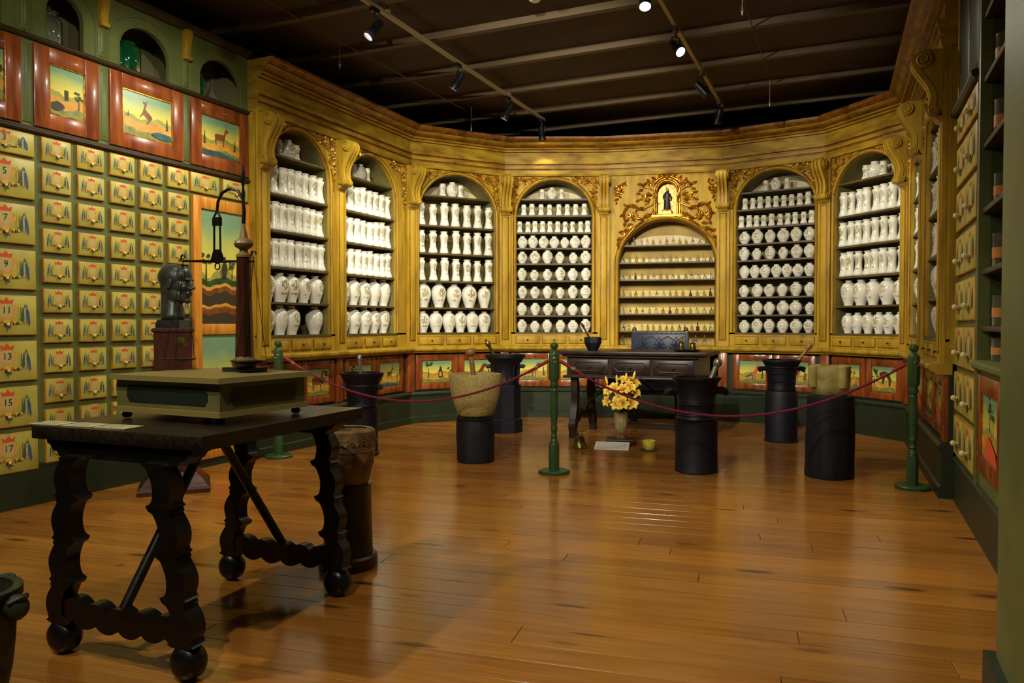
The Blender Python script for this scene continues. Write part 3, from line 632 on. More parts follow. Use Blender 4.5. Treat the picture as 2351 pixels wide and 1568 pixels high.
def central():
    g = random.Random(55); L_ = F[2]; ox0, ox1 = .19, 1.395; top = 2.535; rise = .56; spring = top - rise; D = .30
    t = thing('niche_cabinet', 'mustard arched cabinet of small glass bottles under a gilded saint niche', 'cabinet', (F[0].x, F[0].y, 0), F[1])
    b = MB(); arch_board(b, 0, L_, .93, 2.60, ox0, ox1, spring, rise, 0, .03)
    nx0, nx1 = .675, .915; arch_board(b, 0, L_, 2.60, 3.10, nx0, nx1, 2.88, .125, 0, .03); b.build('face_frame', [yellow], t)
    b = MB()
    for off, rad, m_ in ((.022, .018, 0), (.046, .006, 1), (.003, .006, 1)):
        q = arch_pts(ox0 - off, ox1 + off, .93, spring, rise + off, 28); b.tube([(p[0], -.004, p[1]) for p in q], rad, 6, m_)
    b.build('arch_moulding', [yellow, groove], t, ang=60)
    ap = arch_pts(ox0, ox1, .93, spring, rise, 28); n = len(ap)
    b = MB(); b.add([(p[0], .03, p[1]) for p in ap] + [(p[0], D, p[1]) for p in ap], [(i, i + 1, i + 1 + n, i + n) for i in range(n - 1)]); b.build('lining', [mat('ochre_lining', (168, 140, 60), .6, c2=(140, 114, 46), scale=5)], t)
    ochl = MATS['ochre_lining']
    MB().box(ox0 - .02, ox1 + .02, D, D + .02, .91, 2.58).build('back_panel', [ochl], t)
    MB().box(ox0, ox1, 0, D, .925, .935).build('cupboard_floor', [yellow], t)
    zs = [2.22, 2.0, 1.78, 1.56, 1.34, 1.12]
    for k, z in enumerate(zs):
        dx = .6025 * math.sqrt(max(0, 1 - ((z - spring) / rise) ** 2)) if z > spring else .6025
        a, e = .7925 - dx, .7925 + dx
        MB().box(a, e, .07, D, z - .018, z).build('shelf', [shelfm], t)
        if k == 0: MB().prism(arch_pts(a + .05, e - .05, z, z + .02, .12, 16), 'xz', D - .008, D).build('lunette_board', [lining_white], t)
        else: MB().box(a + .01, e - .01, D - .006, D, z, z + (.06 if k < 3 else .085)).build('label_strip', [lining_white if k < 3 else mat('yellowed_paper', (206, 186, 120), .8)], t)
        n = [13, 14, 15, 14, 14, 15][k]
        for j in range(n):
            x = a + .05 + (e - a - .10) * j / (n - 1) + g.uniform(-.008, .008); tint = g.choice(('clear', 'amber', 'amber', 'clear', 'amber')) if g.random() > .06 else 'brown'
            if k == 5 and j == 12: tint = 'brown'
            glass_bottle(w2(F, x, .14, z), F[1], g.randrange(3), tint, 'small stoppered %s glass bottle, %s from its bust-side jamb, %s niche cabinet shelf' % (tint, (NTH + ['tenth', 'eleventh', 'twelfth', 'thirteenth', 'fourteenth', 'fifteenth'])[j], ORD[k]), 'glass bottles on the %s shelf' % ORD[k], g.uniform(.9, 1.12))
    for x, s, lb in ((.235, 1.3, 'alone by the jamb'), (1.16, 1.3, 'next to the chair back'), (1.27, 1.35, 'in the corner away from the chair')): glass_bottle(w2(F, x, .14, .936), F[1], 1, 'clear', 'stoppered glass decanter on the niche cabinet floor, ' + lb, 'decanters behind the desk', s)
    # the saint's niche
    n2 = arch_pts(nx0, nx1, 2.60, 2.88, .125, 16); n = len(n2)
    b = MB(); b.add([(p[0], 0, p[1]) for p in n2] + [(p[0], .13, p[1]) for p in n2], [(i, i + 1, i + 1 + n, i + n) for i in range(n - 1)]); b.add([(p[0], .13, p[1]) for p in n2], [tuple(range(n))]); b.box(nx0, nx1, 0, .13, 2.595, 2.602)
    b.build('saint_niche', [goldpaint], t)
    b = MB()
    for off, rad in ((.012, .011), (.036, .013)): b.tube([(p[0], -.008, p[1]) for p in arch_pts(nx0 - off, nx1 + off, 2.575, 2.88, .125 + off, 18)], rad, 7)
    b.box(nx0 - .06, nx1 + .06, -.025, 0, 2.565, 2.585); b.build('niche_surround', [gold], t, ang=60)
    MB().box(.74, .85, .01, .09, 2.602, 2.645).slab(.73, .86, .0, .10, 2.64, 2.652, .003).build('statue_plinth', [goldpaint], t)
    # rocaille cartouche: pixel outline on the facet turned into metres of the board
    X = lambda u: .21 + (1370 + u / 3.409 - 1425) / 184.9; Z = lambda v_: 3.10 - (360 + v_ / 3.409 - 400) / 180.7
    xc = .795; b = MB()
    half = [([(665, 215), (700, 195), (745, 225), (700, 240), (668, 262)], .012, .005), ([(640, 260), (650, 300), (640, 345), (655, 360)], .013, .007), ([(650, 360), (700, 385), (770, 405), (815, 375), (860, 380), (895, 430), (885, 490), (860, 480), (868, 450)], .014, .006),
            ([(660, 395), (690, 455), (740, 480), (790, 475), (830, 460), (820, 430), (845, 445)], .013, .005), ([(660, 180), (690, 205), (720, 200)], .010, .004), ([(548, 150), (600, 165), (640, 190), (672, 225)], .015, .008),
            ([(730, 300), (760, 285), (745, 310), (765, 330), (735, 335)], .009, .004), ([(700, 270), (715, 310), (700, 350), (735, 370)], .012, .005), ([(640, 470), (690, 480), (740, 500), (800, 540), (850, 590), (890, 640)], .012, .008),
            ([(760, 390), (800, 420), (780, 460)], .010, .004), ([(830, 430), (850, 440), (835, 465), (815, 450), (830, 430)], .007, .006)]
    for pts, r0, r1 in half:
        q = [(X(u), Z(v_)) for u, v_ in pts]
        for sg in (1, -1): stroke(b, [(xc + sg * (p[0] - xc), p[1]) for p in q], r0 * 1.55, r1 * 1.4)
    for sg in (1, -1):
        for u, v_, a, l in ((745, 215, .2, .06), (740, 250, -.3, .055), (760, 285, .1, .05), (765, 330, -.3, .05), (690, 200, .9, .05), (870, 385, .8, .05), (895, 440, -.4, .05), (880, 495, -1.2, .06), (690, 440, -.6, .08), (720, 410, .3, .08), (800, 395, .5, .06), (668, 300, .2, .07), (680, 330, -.2, .07), (610, 160, 1.1, .06), (640, 185, .7, .06), (560, 140, 1.5, .05), (585, 150, 1.2, .05),
                            (850, 560, -.3, .07), (885, 590, .3, .07), (905, 620, -.5, .07), (925, 650, -.9, .06), (930, 680, -1.3, .05), (860, 600, -2, .05), (820, 520, -.2, .07), (780, 490, .2, .07)):
            leaf(b, xc + sg * (X(u) - xc), Z(v_), a if sg > 0 else PI - a, l * 1.3, l * .75, -.006, .028)
        for u, v_, r in ((700, 225, .03), (860, 450, .032), (800, 480, .028), (735, 310, .024), (650, 175, .024), (905, 600, .026), (850, 540, .024)): curl(b, xc + sg * (X(u) - xc), Z(v_), 1, r, 1.3, -.006, .010, sg)
    b.ball((xc, -.03, 3.06), .028, 10); 
    for k in range(7): leaf(b, xc, 3.055, .35 + k * .4, .06, .03, -.01, .025)
    b.build('gilded_cartouche', [gold], t, ang=60)
    for sd, u in ((1, 160), (-1, 930)):
        b = MB(); gg = random.Random(9)
        for k in range(34):
            q = gg.random(); x = X(u) + sd * gg.uniform(0, .10) * (1 - q * .8); z = Z(200) - q * .22
            leaf(b, x, z, gg.uniform(0, 6.28), gg.uniform(.03, .055), .026, 0, gg.uniform(.012, .024))
            if k % 3 == 0: curl(b, x, z, gg.uniform(0, 6), .018, 1.1, rad=.007, n=8)
        b.build('fruit_drop_carving', [gold], t)
    # carved robed figure
    s = thing('saint_statue', 'tiny dark-robed saint statue in the gilded niche', 'statue', w2(F, .795, .05, 2.6525), F[1])
    b = MB(); b.lathe([(.040, 0), (.042, .01), (.036, .07), (.031, .13), (.033, .17), (.036, .20), (.026, .225), (.012, .235), (0, .236)], 16, ell=lambda a, z: 1 + .06 * math.sin(7 * a + z * 20)); b.build('robe', [robe], s)
    b = MB(); b.tube([(-.032, 0, .205), (-.045, -.012, .16), (-.028, -.042, .135)], [.013, .012, .009], 8); b.tube([(.032, 0, .205), (.048, -.012, .165), (.036, -.045, .145)], [.013, .012, .009], 8); b.build('sleeves', [robe], s)
    b = MB(); b.ball((0, -.004, .258), .021, 12, 0, (.85, .95, 1.15)); b.ball((0, -.025, .256), .004, 6); b.tube([(0, 0, .225), (0, 0, .245)], .009, 8); b.ball((-.026, -.046, .133), .008, 8); b.ball((.036, -.049, .144), .008, 8); b.build('face_and_hands', [skin], s)
    b = MB(); b.ball((0, .006, .265), .022, 12, 0, (.9, .9, 1.05)); b.build('hair', [darkp], s)
    MB().tube([(-.045, -.05, .0), (-.026, -.052, .17)], .003, 6).build('staff', [gold], s)
central()

# ------------------------------------------------------------------ green wall of painted drawers (left)
def crest(big):
    """flat painted crest: crown, ring, drapes and flowers, on a drawer front of width 1 x height h"""
    mb = MB(); g = random.Random(3); d = [0]
    def put(p, m): mb.poly(p, -.0004 - d[0], m); d[0] += .00012
    w, h = (.40, .26) if big else (.21, .16); cx, cz = 0, h * .62; r = h * .15
    put(blob(cx, cz, r * 1.35, r * 1.45, 18, g, .05), 0); put(blob(cx, cz, r, r * 1.1, 16), 4)
    put([(cx - r, cz + r * 1.1), (cx - r * 1.15, cz + r * 1.9), (cx - r * .5, cz + r * 1.6), (cx, cz + r * 2.2), (cx + r * .5, cz + r * 1.6), (cx + r * 1.15, cz + r * 1.9), (cx + r, cz + r * 1.1)], 1)
    for s in (-1, 1):
        put([(s * w * .30, h * .80), (s * w * .22, h * .45), (s * w * .26, h * .32), (s * w * .33, h * .50)], 3)
        put([(s * w * .31, h * .82), (s * w * .33, h * .45), (s * w * .36, h * .22), (s * w * .385, h * .30), (s * w * .37, h * .55)], 2)
        put([(s * w * .30, h * .72), (s * w * .29, h * .45), (s * w * .315, h * .42), (s * w * .325, h * .68)], 4)
        put([(s * w * .10, h * .46), (s * w * .14, h * .78), (s * w * .155, h * .78), (s * w * .12, h * .46)], 5); put([(s * w * .12, h * .55), (s * w * .20, h * .80), (s * w * .21, h * .77), (s * w * .14, h * .52)], 5)
        put([(s * w * .05, h * .36), (s * w * .15, h * .26), (s * w * .27, h * .36), (s * w * .15, h * .32)], 3)
        for k in range(4): put(blob(s * w * (.08 + .05 * k), h * (.30 + .03 * (k % 2)), h * .035, h * .04, 8, g, .2), (1, 5, 3, 1)[k])
    for k in range(26):
        a = g.uniform(-1, 1); put(blob(a * w * .30, h * (.22 + .16 * abs(a)) + g.uniform(-.05, .06) * h, h * g.uniform(.018, .04), h * g.uniform(.018, .04), 7, g, .3), g.choice((1, 2, 3, 3, 5, 5, 6, 0)))
    for s in (-1, 1):
        for k in range(5): u = .19 + .03 * k; put([(s * w * (u - .008), h * (.74 - .02 * k)), (s * w * (u + .004), h * (.74 - .02 * k)), (s * w * (u + .012), h * (.40 - .03 * k)), (s * w * u, h * (.40 - .03 * k))], (5, 3, 2, 4, 2)[k])
    put(blob(0, h * .34, h * .09, h * .055, 10, g, .15), 5); put(blob(0, h * .25, h * .07, h * .06, 10, g, .2), 6); put([(-h * .04, h * .24), (0, h * .08), (h * .04, h * .24)], 3)
    return mb.mesh('crest', [mat('paint_rose', (214, 150, 96), .5), red, blue, leafp, mat('paint_buff', (186, 172, 104), .5), ochre, darkp])
CREST = {True: crest(True), False: crest(False)}
WKNOB = MB().lathe([(0, 0), (.005, 0), (.005, .006), (.010, .012), (.010, .018), (.005, .023), (0, .0235)], 10).mesh('knob', [pale])
def drawer(t, x0, x1, z0, z1, big, num=None, two_knobs=False, crested=True):
    d = MB().slab(x0, x1, -.020, .0, z0, z1, .006, 0, 1).build('drawer', [cream, creamedge], t)
    cx = (x0 + x1) / 2; sx = (x1 - x0) / (.40 if big else .21); sz = (z1 - z0) / (.26 if big else .16)
    if crested: obj('crest', CREST[big], d, (cx, -.0202, z0), (0, 0, 0), (sx, 1, sz))
    if num: obj('numeral', text_mesh(num, .062, darkp), d, (cx, -.0228, z0 + (z1 - z0) * .62), (PI / 2, 0, 0))
    knob(d, cx, -.02, z0 + (z1 - z0) * .27, 1., WKNOB)
    return d
Y0 = 2.2
lw = thing('drawer_cabinet', 'olive green wall cabinet of painted numbered drawers beside the bronze bust', 'cabinet', (-4.95, Y0, 0), PI / 2)
LX = lambda y: y - Y0
MB().box(0, 3.15, 0, .04, .27, 2.47).build('drawer_frame', [greenw], lw)
MB().box(0, 3.15, -.012, .04, 0, .25).prism([(0, .25), (-.012, .25), (-.018, .262), (-.012, .275), (0, .275)], 'yz', 0, 3.15).build('plinth', [greend], lw)
def mould(z, pr, name, m):
    MB().prism(pr, 'yz', 0, 3.15).build(name, [m, groove], lw, (0, 0, z))
mould(2.465, [(0, 0), (-.02, 0), (-.03, .01), (-.03, .022), (-.018, .03), (-.018, .04), (0, .045)], 'lower_moulding', brownline)
mould(3.075, [(0, 0), (-.02, .0), (-.03, .012), (-.03, .024), (-.015, .036), (0, .036)], 'middle_moulding', brownline)
mould(3.575, [(0, 0), (-.03, 0), (-.04, .02), (-.06, .03), (-.06, .055), (.3, .055), (.3, .03), (0, .03)], 'top_moulding', brownline)
MB().box(0, 3.15, 0, .04, 2.50, 3.085).build('picture_frame_board', [greenw], lw)
for k in range(11):
    zt = 2.452 - .2025 * k
    for c in range(5):
        a = LX(3.42 + .2575 * c); drawer(lw, a, a + .21, zt - .16, zt, False)
drawer(lw, LX(4.68), LX(4.99), 2.292, 2.452, False); drawer(lw, LX(5.03), LX(5.33), 2.292, 2.452, False)
drawer(lw, LX(2.97), LX(3.37), 2.30, 2.452, True, '3')
for k in range(7):
    zt = 2.278 - .2965 * k; drawer(lw, LX(2.97), LX(3.37), zt - .258, zt, True, str(5 + 2 * k))
for a, e, mo, sd in ((2.72, 3.29, 'man', 31), (3.375, 3.85, 'tower', 32), (3.94, 4.61, 'goat', 33), (4.69, 5.34, 'deer', 34)): picture_door(lw, LX(a), LX(e), 2.515, 3.062, 0, .105, mo, sd)
for a, e in ((3.30, 3.365), (3.86, 3.93), (4.62, 4.68)):
    for z0, z1 in ((2.53, 3.05), (3.13, 3.34)):
        MB().slab(LX(a), LX(e), -.008, 0, z0, z1, .005, 0).slab(LX(a) + .018, LX(e) - .018, -.013, -.007, z0 + .03, z1 - .03, .004, 0).build('pilaster_strip', [greenw], lw)
nich = [(2.60, 3.32, 2.83, 3.17), (3.33, 3.895, 3.475, 3.745), (3.895, 4.65, 4.04, 4.49), (4.65, 5.35, 4.80, 5.26)]
for a, e, o0, o1 in nich:
    r = min((o1 - o0) / 2, .19); b = MB(); arch_board(b, LX(a), LX(e), 3.105, 3.58, LX(o0), LX(o1), 3.45 - r, r, 0, .035); b.build('niche_arch', [greenw], lw)
    b = MB()
    for off, rad in ((.006, .006), (.095, .007)): b.tube([(p[0], -.002, p[1]) for p in arch_pts(LX(o0) - off, LX(o1) + off, 3.112, 3.45 - r, r + off * .85, 20)], rad, 5)
    b.build('arch_bead', [greenw], lw, ang=60)
    b = MB(); b.box(LX(a) + .01, LX(e) - .01, .33, .345, 3.09, 3.58); b.box(LX(a) + .004, LX(a) + .02, .035, .33, 3.09, 3.58); b.box(LX(e) - .02, LX(e) - .004, .035, .33, 3.09, 3.58); b.build('niche_lining', [mat('niche_grey', (112, 108, 72), .7)], lw)
    MB().box(LX(a), LX(e), .0, .34, 3.085, 3.111).build('niche_floor', [greend], lw)
for y in (3.335, 3.895, 4.65):
    b = MB(); b.prism([(0, 3.58), (-.055, 3.58), (-.058, 3.54), (-.045, 3.48), (-.03, 3.42), (-.028, 3.385), (-.04, 3.365), (-.03, 3.345), (0, 3.34)], 'yz', LX(y) - .03, LX(y) + .03)
    for dx in (-.016, 0, .016): b.tube([(LX(y) + dx, -.058, 3.57), (LX(y) + dx, -.05, 3.49), (LX(y) + dx, -.032, 3.42), (LX(y) + dx, -.032, 3.38)], .006, 5)
    b.tube([(LX(y) - .036, -.03, 3.358), (LX(y) + .036, -.03, 3.358)], .016, 10); b.build('bracket', [yellow], lw)
pd = MB(); x0, x1 = LX(4.695), LX(5.345)
for bx in ((x0, x0 + .085, .07, 2.265), (x1 - .085, x1, .07, 2.265)): pd.slab(bx[0], bx[1], -.03, 0, bx[2], bx[3], .004)
for z0, z1 in ((2.165, 2.265), (1.115, 1.205), (.07, .17)): pd.slab(x0 + .085, x1 - .085, -.028, 0, z0, z1, .004)
pd = pd.build('painted_door', [pine], lw)
painting(pd, x0 + .085, x1 - .085, 1.205, 2.165, -.012, 'scene', 41); painting(pd, x0 + .085, x1 - .085, .17, 1.115, -.012, 'tree', 42)
b = MB(); b.box(x1 + .0, x1 + .03, -.034, -.02, 2.12, 2.20); b.box(x1, x1 + .03, -.034, -.02, 1.13, 1.19); b.build('hinge', [pine], pd)
# glass vessels in the green niches
def vessel(name, prof, m, p, label, seg=20, group='glass vessels in the green niches', lid=None):
    t = thing(name, label, 'vessel', p, 0, group); o = MB().lathe(prof, seg).build('body', [m], t, ang=60)
    if lid: MB().lathe(lid, seg).build('lid', [m], t, ang=60)
    return t
jarp = lambda r, h: [(0, 0), (r * .9, 0), (r, .01), (r, h * .78), (r * .85, h * .88), (r * .6, h * .92), (r * .6, h), (r * .66, h), (r * .5, h * .99), (r * .5, h * .9), (r * .92, h * .76), (r * .92, .02), (0, .015)]
lidp = lambda r, h: [(0, h), (r * .75, h + .002), (r * .78, h + .01), (r * .3, h + .025), (r * .12, h + .03), (r * .2, h + .05), (0, h + .06)]
flask = lambda r, h: [(0, 0), (r * .8, 0), (r, h * .12), (r * .95, h * .35), (r * .3, h * .6), (r * .22, h * .7), (r * .22, h), (r * .32, h), (r * .16, h * .98), (r * .16, h * .7), (r * .88, h * .34), (r * .9, h * .12), (0, .01)]
vessel('glass_jar', jarp(.085, .24), glass, (-5.10, 3.60, 3.112), 'clear lidded glass jar in the green niche above the tower painting', lid=lidp(.085, .24))
vessel('glass_jar', jarp(.105, .25), greenglass, (-5.10, 4.22, 3.112), 'large dark green glass jar in the niche above the leaping goat painting')
vessel('glass_flask', flask(.07, .17), greenglass, (-5.03, 4.10, 3.112), 'pale green round flask beside the large green jar')
vessel('glass_jar', jarp(.062, .22), greenglass, (-5.10, 4.93, 3.112), 'slim green glass jar in the niche above the horned deer painting')
vessel('glass_flask', flask(.055, .21), glass, (-5.07, 5.055, 3.112), 'clear glass flask beside the slim green jar')

# ------------------------------------------------------------------ green unit on the right wall
RY = 6.0
rw = thing('drawer_cabinet', 'green wall cabinet with paired drawers and open glass bottle shelves', 'cabinet', (.675, RY, 0), -PI / 2)
RX = lambda y: RY - y
MB().box(0, 1.0, 0, .04, .28, 2.60).build('drawer_frame', [greenw], rw)
MB().box(0, 3.3, -.015, .04, 0, .27).prism([(0, .27), (-.015, .27), (-.022, .285), (-.01, .30), (0, .30)], 'yz', 0, 3.3).build('plinth', [greend], rw)
for k in range(8):
    z0 = .335 + .2965 * k; z1 = z0 + .255
    if k == 7: z1 = z0 + .17
    for a, e in ((.06, .49), (.505, .935)):
        d = MB().slab(a, e, -.022, 0, z0, z1, .006, 0, 1).build('drawer', [cream, creamedge], rw); obj('crest', CREST[True], d, ((a + e) / 2, -.0222, z0), (0, 0, 0), (1.07, 1, (z1 - z0) / .26)); knob(d, (a + e) / 2, -.022, z0 + (z1 - z0) * .35, 1.8, WKNOB)
MB().prism([(0, 0), (-.04, 0), (-.055, .015), (-.055, .04), (-.03, .05), (0, .05)], 'yz', 0, .96).build('rail_moulding', [brownline], rw, (0, 0, 2.60))
MB().box(0, .96, 0, .04, 2.65, 3.62).slab(.06, .46, -.01, 0, 2.72, 3.5, .008).slab(.52, .92, -.01, 0, 2.72, 3.5, .008).build('upper_panel', [greend], rw)
for x in (.03, .96): MB().slab(x - .025, x + .025, -.02, .0, 2.66, 3.62, .006).build('stile', [yellow if x < .1 else greenw], rw)
sh0, sh1 = 1.02, 3.3
MB().slab(.965, 1.02, -.02, .04, .28, 3.6, .005).build('stile', [greenw], rw)
b = MB(); b.box(sh0, sh1, .30, .32, .95, 3.6); b.box(.99, 1.02, .04, .30, .95, 3.6); b.build('shelf_lining', [mat('shelf_green', (58, 76, 36), .5)], rw)
MB().box(sh0, sh1, 0, .04, .28, .95).build('base_board', [greenw], rw)
MB().prism([(.30, .95), (-.03, .95), (-.045, .965), (-.045, .985), (-.02, 1.0), (.30, 1.0)], 'yz', .99, sh1).build('shelf_sill', [greenw], rw)
RS = [1.0, 1.19, 1.505, 1.845, 2.205, 2.57, 2.925]
for z in RS[1:]: MB().slab(sh0, sh1, .0, .30, z - .028, z, .004).build('shelf', [brownline], rw)
picture_door(rw, 1.09, 1.80, .40, .925, 0, .09, 'tree', 61); picture_door(rw, 1.86, 2.55, .40, .925, 0, .09, 'deer', 62)
for i, z in enumerate(RS):
    for j in range(4):
        y = 4.86 - .16 * j - .02 * (i % 2); h = (.12, .16, .18, .16, .2, .18, .22)[i] * (1 - .08 * (j % 2))
        t = thing('glass_jar', 'glass jar with orange label, %s from the drawers, %s right wall shelf' % (NTH[j], ('lowest', 'second lowest', 'third lowest', 'middle', 'third highest', 'second highest', 'highest')[i]), 'jar', (.675 + .07 + .03 * (j % 3), y, z + .0005), 0, 'labelled glass jars on the right wall shelf %d' % (i + 1))
        r = .038; MB().lathe([(0, 0), (r, 0), (r, h), (r * 1.08, h + .006), (r * .9, h + .006), (r * .9, .006), (0, .005)], 14).build('body', [glass], t, ang=50)
        MB().lathe([(r + .0008, h * .3), (r + .0012, h * .3), (r + .0012, h * .62), (r + .0008, h * .62)], 14).build('paper_label', [label_or], t)
# ================================================================== things on the floor
def pestle(p, tip, r, m, label, head=1.5):
    """leaning pestle from the bottom of the bowl to its raised tip"""
    a, b_ = Vector(p), Vector(tip); d = b_ - a; L_ = d.length
    t = thing('pestle', label, 'pestle', a); t.rotation_euler = d.to_track_quat('Z', 'Y').to_euler()
    MB().lathe([(0, 0), (r * 1.3, .005), (r * 1.5, .03), (r * 1.2, .07), (r, .11), (r * .92, L_ * .6), (r * .95, L_ - .07)], 14).build('shaft', [m], t, ang=60)
    MB().lathe([(r * .95, L_ - .07), (r * head, L_ - .045), (r * head, L_ - .02), (r * head * .7, L_ - .003), (0, L_)], 14).build('grip', [m], t, ang=60)
    return t
def bowl(prof_out, wall, depth):
    """closed vessel profile: outside up, lip, inside down"""
    o = list(prof_out); top = o[-1]
    inn = [(max(r - wall, .004), z) for r, z in reversed(o) if z > depth]
    return o + [(top[0] - wall * .3, top[1] + .002)] + inn + [(0, depth)]
# --- rough stone mortar on a dark log
c = ground(1092, 1066, .16)
t = thing('log_pedestal', 'rough black round log carrying the rough stone mortar', 'pedestal', c)
g = random.Random(4)
MB().lathe([(.160, 0), (.166, .02), (.163, .12), (.168, .22), (.164, .34), (.155, .385), (0, .388)], 26, ell=lambda a, z: 1 + .02 * math.sin(3 * a + z * 9) + .015 * math.sin(11 * a)).build('log', [barkm], t)
b = MB(); b.lathe([(.157, .375), (.167, .372), (.170, .392), (.158, .396), (.157, .375)], 26); b.build('rim_band', [blackped], t)
mo = thing('stone_mortar', 'large rough pitted stone mortar on a black log', 'mortar', (c.x, c.y, .397))
MB().lathe(bowl([(0, 0), (.135, 0), (.150, .02), (.178, .09), (.205, .18), (.222, .28), (.228, .345), (.226, .372)], .04, .08), 32, ell=lambda a, z: 1 + .025 * math.sin(2 * a + 1) + .018 * math.sin(5 * a + z * 8)).build('bowl', [stone], mo, ang=60)
b = MB(); 
for a_ in (.4, 2.0, 3.6, 5.1): b.box(-.03, .03, .212, .232, .30, .365); 
pt = Vector((c.x, c.y, .49)); pestle(pt + Vector((.02, .0, 0)), pt + _rt * (-.05) + Vector((0, 0, .50)), .024, tanwood, 'brown wooden pestle leaning in the rough stone mortar', 1.9)
# --- fluted black mortar on a panelled pedestal
c = ground(1160, 996, .18)
t = thing('panelled_pedestal', 'black octagonal pedestal under the fluted black mortar', 'pedestal', c, R(12))
MB().lathe([(.195, 0), (.195, .145), (.185, .155), (.178, .16)], 8).build('foot', [blackped], t)
MB().lathe([(.178, .16), (.174, .50), (.180, .515), (.180, .53), (0, .53)], 8).build('body', [blackped], t)
mo = thing('black_mortar', 'black fluted mortar with a wide lip on the octagonal pedestal', 'mortar', (c.x, c.y, .531))
MB().lathe(bowl([(0, 0), (.150, 0), (.155, .02), (.145, .05), (.150, .16), (.165, .235), (.190, .26), (.205, .29), (.225, .30), (.228, .335)], .035, .08), 32).build('bowl', [blackiron], mo)
for k in range(12):
    a = k * PI / 6; MB().tube([(.150 * math.cos(a), .150 * math.sin(a), .04), (.154 * math.cos(a), .154 * math.sin(a), .16), (.168 * math.cos(a), .168 * math.sin(a), .225)], [.010, .012, .008], 6).build('rib', [blackiron], mo)
for s_ in (-1, 1):
    b = MB(); b.tube([s_ * _rt * .15 + Vector((0, 0, .20)), s_ * _rt * .20 + Vector((0, 0, .205)), s_ * _rt * .215 + Vector((0, 0, .19))], [.02, .022, .028], 8); b.build('handle', [blackiron], mo)
pt = Vector((c.x, c.y, .63)); pestle(pt, pt + _rt * (-.21) + Vector((0, 0, .385)), .02, brass, 'thin metal pestle leaning in the fluted black mortar', 1.5)
# --- bell mortar on a black drum
c = ground(1598, 1090, .172)
t = thing('drum_pedestal', 'plain black cylinder pedestal under the bell-shaped mortar', 'pedestal', c)
MB().lathe([(.172, 0), (.176, .012), (.172, .02), (.168, .40), (.170, .42), (0, .42)], 32).build('drum', [blackped], t)
mo = thing('bell_mortar', 'dark bell-shaped bronze mortar with ringed sides and knob handles', 'mortar', (c.x, c.y, .421))
MB().lathe(bowl([(0, 0), (.160, 0), (.166, .012), (.160, .03), (.156, .035), (.158, .045), (.154, .055), (.156, .065), (.152, .075), (.152, .13), (.155, .137), (.152, .145), (.155, .153), (.152, .16), (.158, .25), (.170, .30), (.188, .325), (.196, .335), (.196, .352)], .03, .08), 36).build('bowl', [blackiron], mo, ang=30)
for s_ in (-1, 1):
    b = MB(); q = _rt * s_; b.tube([q * .148 + Vector((0, 0, .235)), q * .20 + Vector((0, 0, .245)), q * .235 + Vector((0, 0, .235)), q * .25 + Vector((0, 0, .205))], [.028, .03, .032, .02], 10); b.build('handle', [blackiron], mo)
pt = Vector((c.x, c.y, .52)); pestle(pt + _rt * .03, pt + _rt * .185 + Vector((0, 0, .40)), .024, silver, 'steel pestle leaning in the bell-shaped mortar', 1.45)
# --- ringed mortar
c = ground(1793, 1018, .165)
t = thing('drum_pedestal', 'black tapering cylinder pedestal under the ringed mortar near the red bird', 'pedestal', c)
MB().lathe([(.166, 0), (.168, .015), (.160, .02), (.160, .46), (.150, .52), (0, .52)], 32).build('drum', [blackped], t)
mo = thing('ringed_mortar', 'dark mortar with stepped rings in front of the red bird panel', 'mortar', (c.x, c.y, .521))
MB().lathe(bowl([(0, 0), (.138, 0), (.142, .02), (.136, .04), (.138, .09), (.148, .096), (.140, .104), (.144, .17), (.154, .176), (.148, .184), (.154, .235), (.166, .242), (.162, .25), (.180, .29), (.192, .30), (.192, .318)], .03, .08), 36).build('bowl', [blackiron], mo, ang=30)
for s_ in (-1, 1):
    b = MB(); q = _rt * s_; b.tube([q * .14 + Vector((0, 0, .225)), q * .20 + Vector((0, 0, .228)), q * .235 + Vector((0, 0, .215))], [.022, .024, .03], 10); b.build('handle', [blackiron], mo)
pt = Vector((c.x, c.y, .60)); pestle(pt + _rt * .0, pt + _rt * .30 + Vector((0, 0, .40)), .019, tanwood, 'wooden pestle sticking out of the ringed mortar', 1.6)
# --- lobed stone mortar on a tree stump
c = ground(1903, 1103, .178)
t = thing('stump_pedestal', 'tall dark tree stump under the lobed stone mortar', 'pedestal', c)
MB().lathe([(.180, 0), (.184, .02), (.180, .10), (.182, .3), (.176, .5), (.172, .64), (.165, .645), (0, .645)], 30, ell=lambda a, z: 1 + .025 * math.sin(3 * a + z * 3) + .02 * math.sin(7 * a + 2 * z)).build('stump', [barkm], t)
mo = thing('stone_mortar', 'pale stone mortar with four lobes on a tree stump', 'mortar', (c.x, c.y, .646), R(20))
MB().lathe(bowl([(0, 0), (.115, 0), (.135, .02), (.148, .07), (.152, .15), (.152, .228)], .03, .06), 32).build('bowl', [marble], mo)
for k in range(4):
    a = k * PI / 2 + .35; b = MB(); b.xf = Matrix.Rotation(a, 4, 'Z') @ Matrix.Translation((.148, 0, 0)); b.lathe([(0, .06), (.030, .065), (.038, .09), (.040, .225), (.034, .232), (0, .232)], 14); b.build('lobe', [marble], mo)
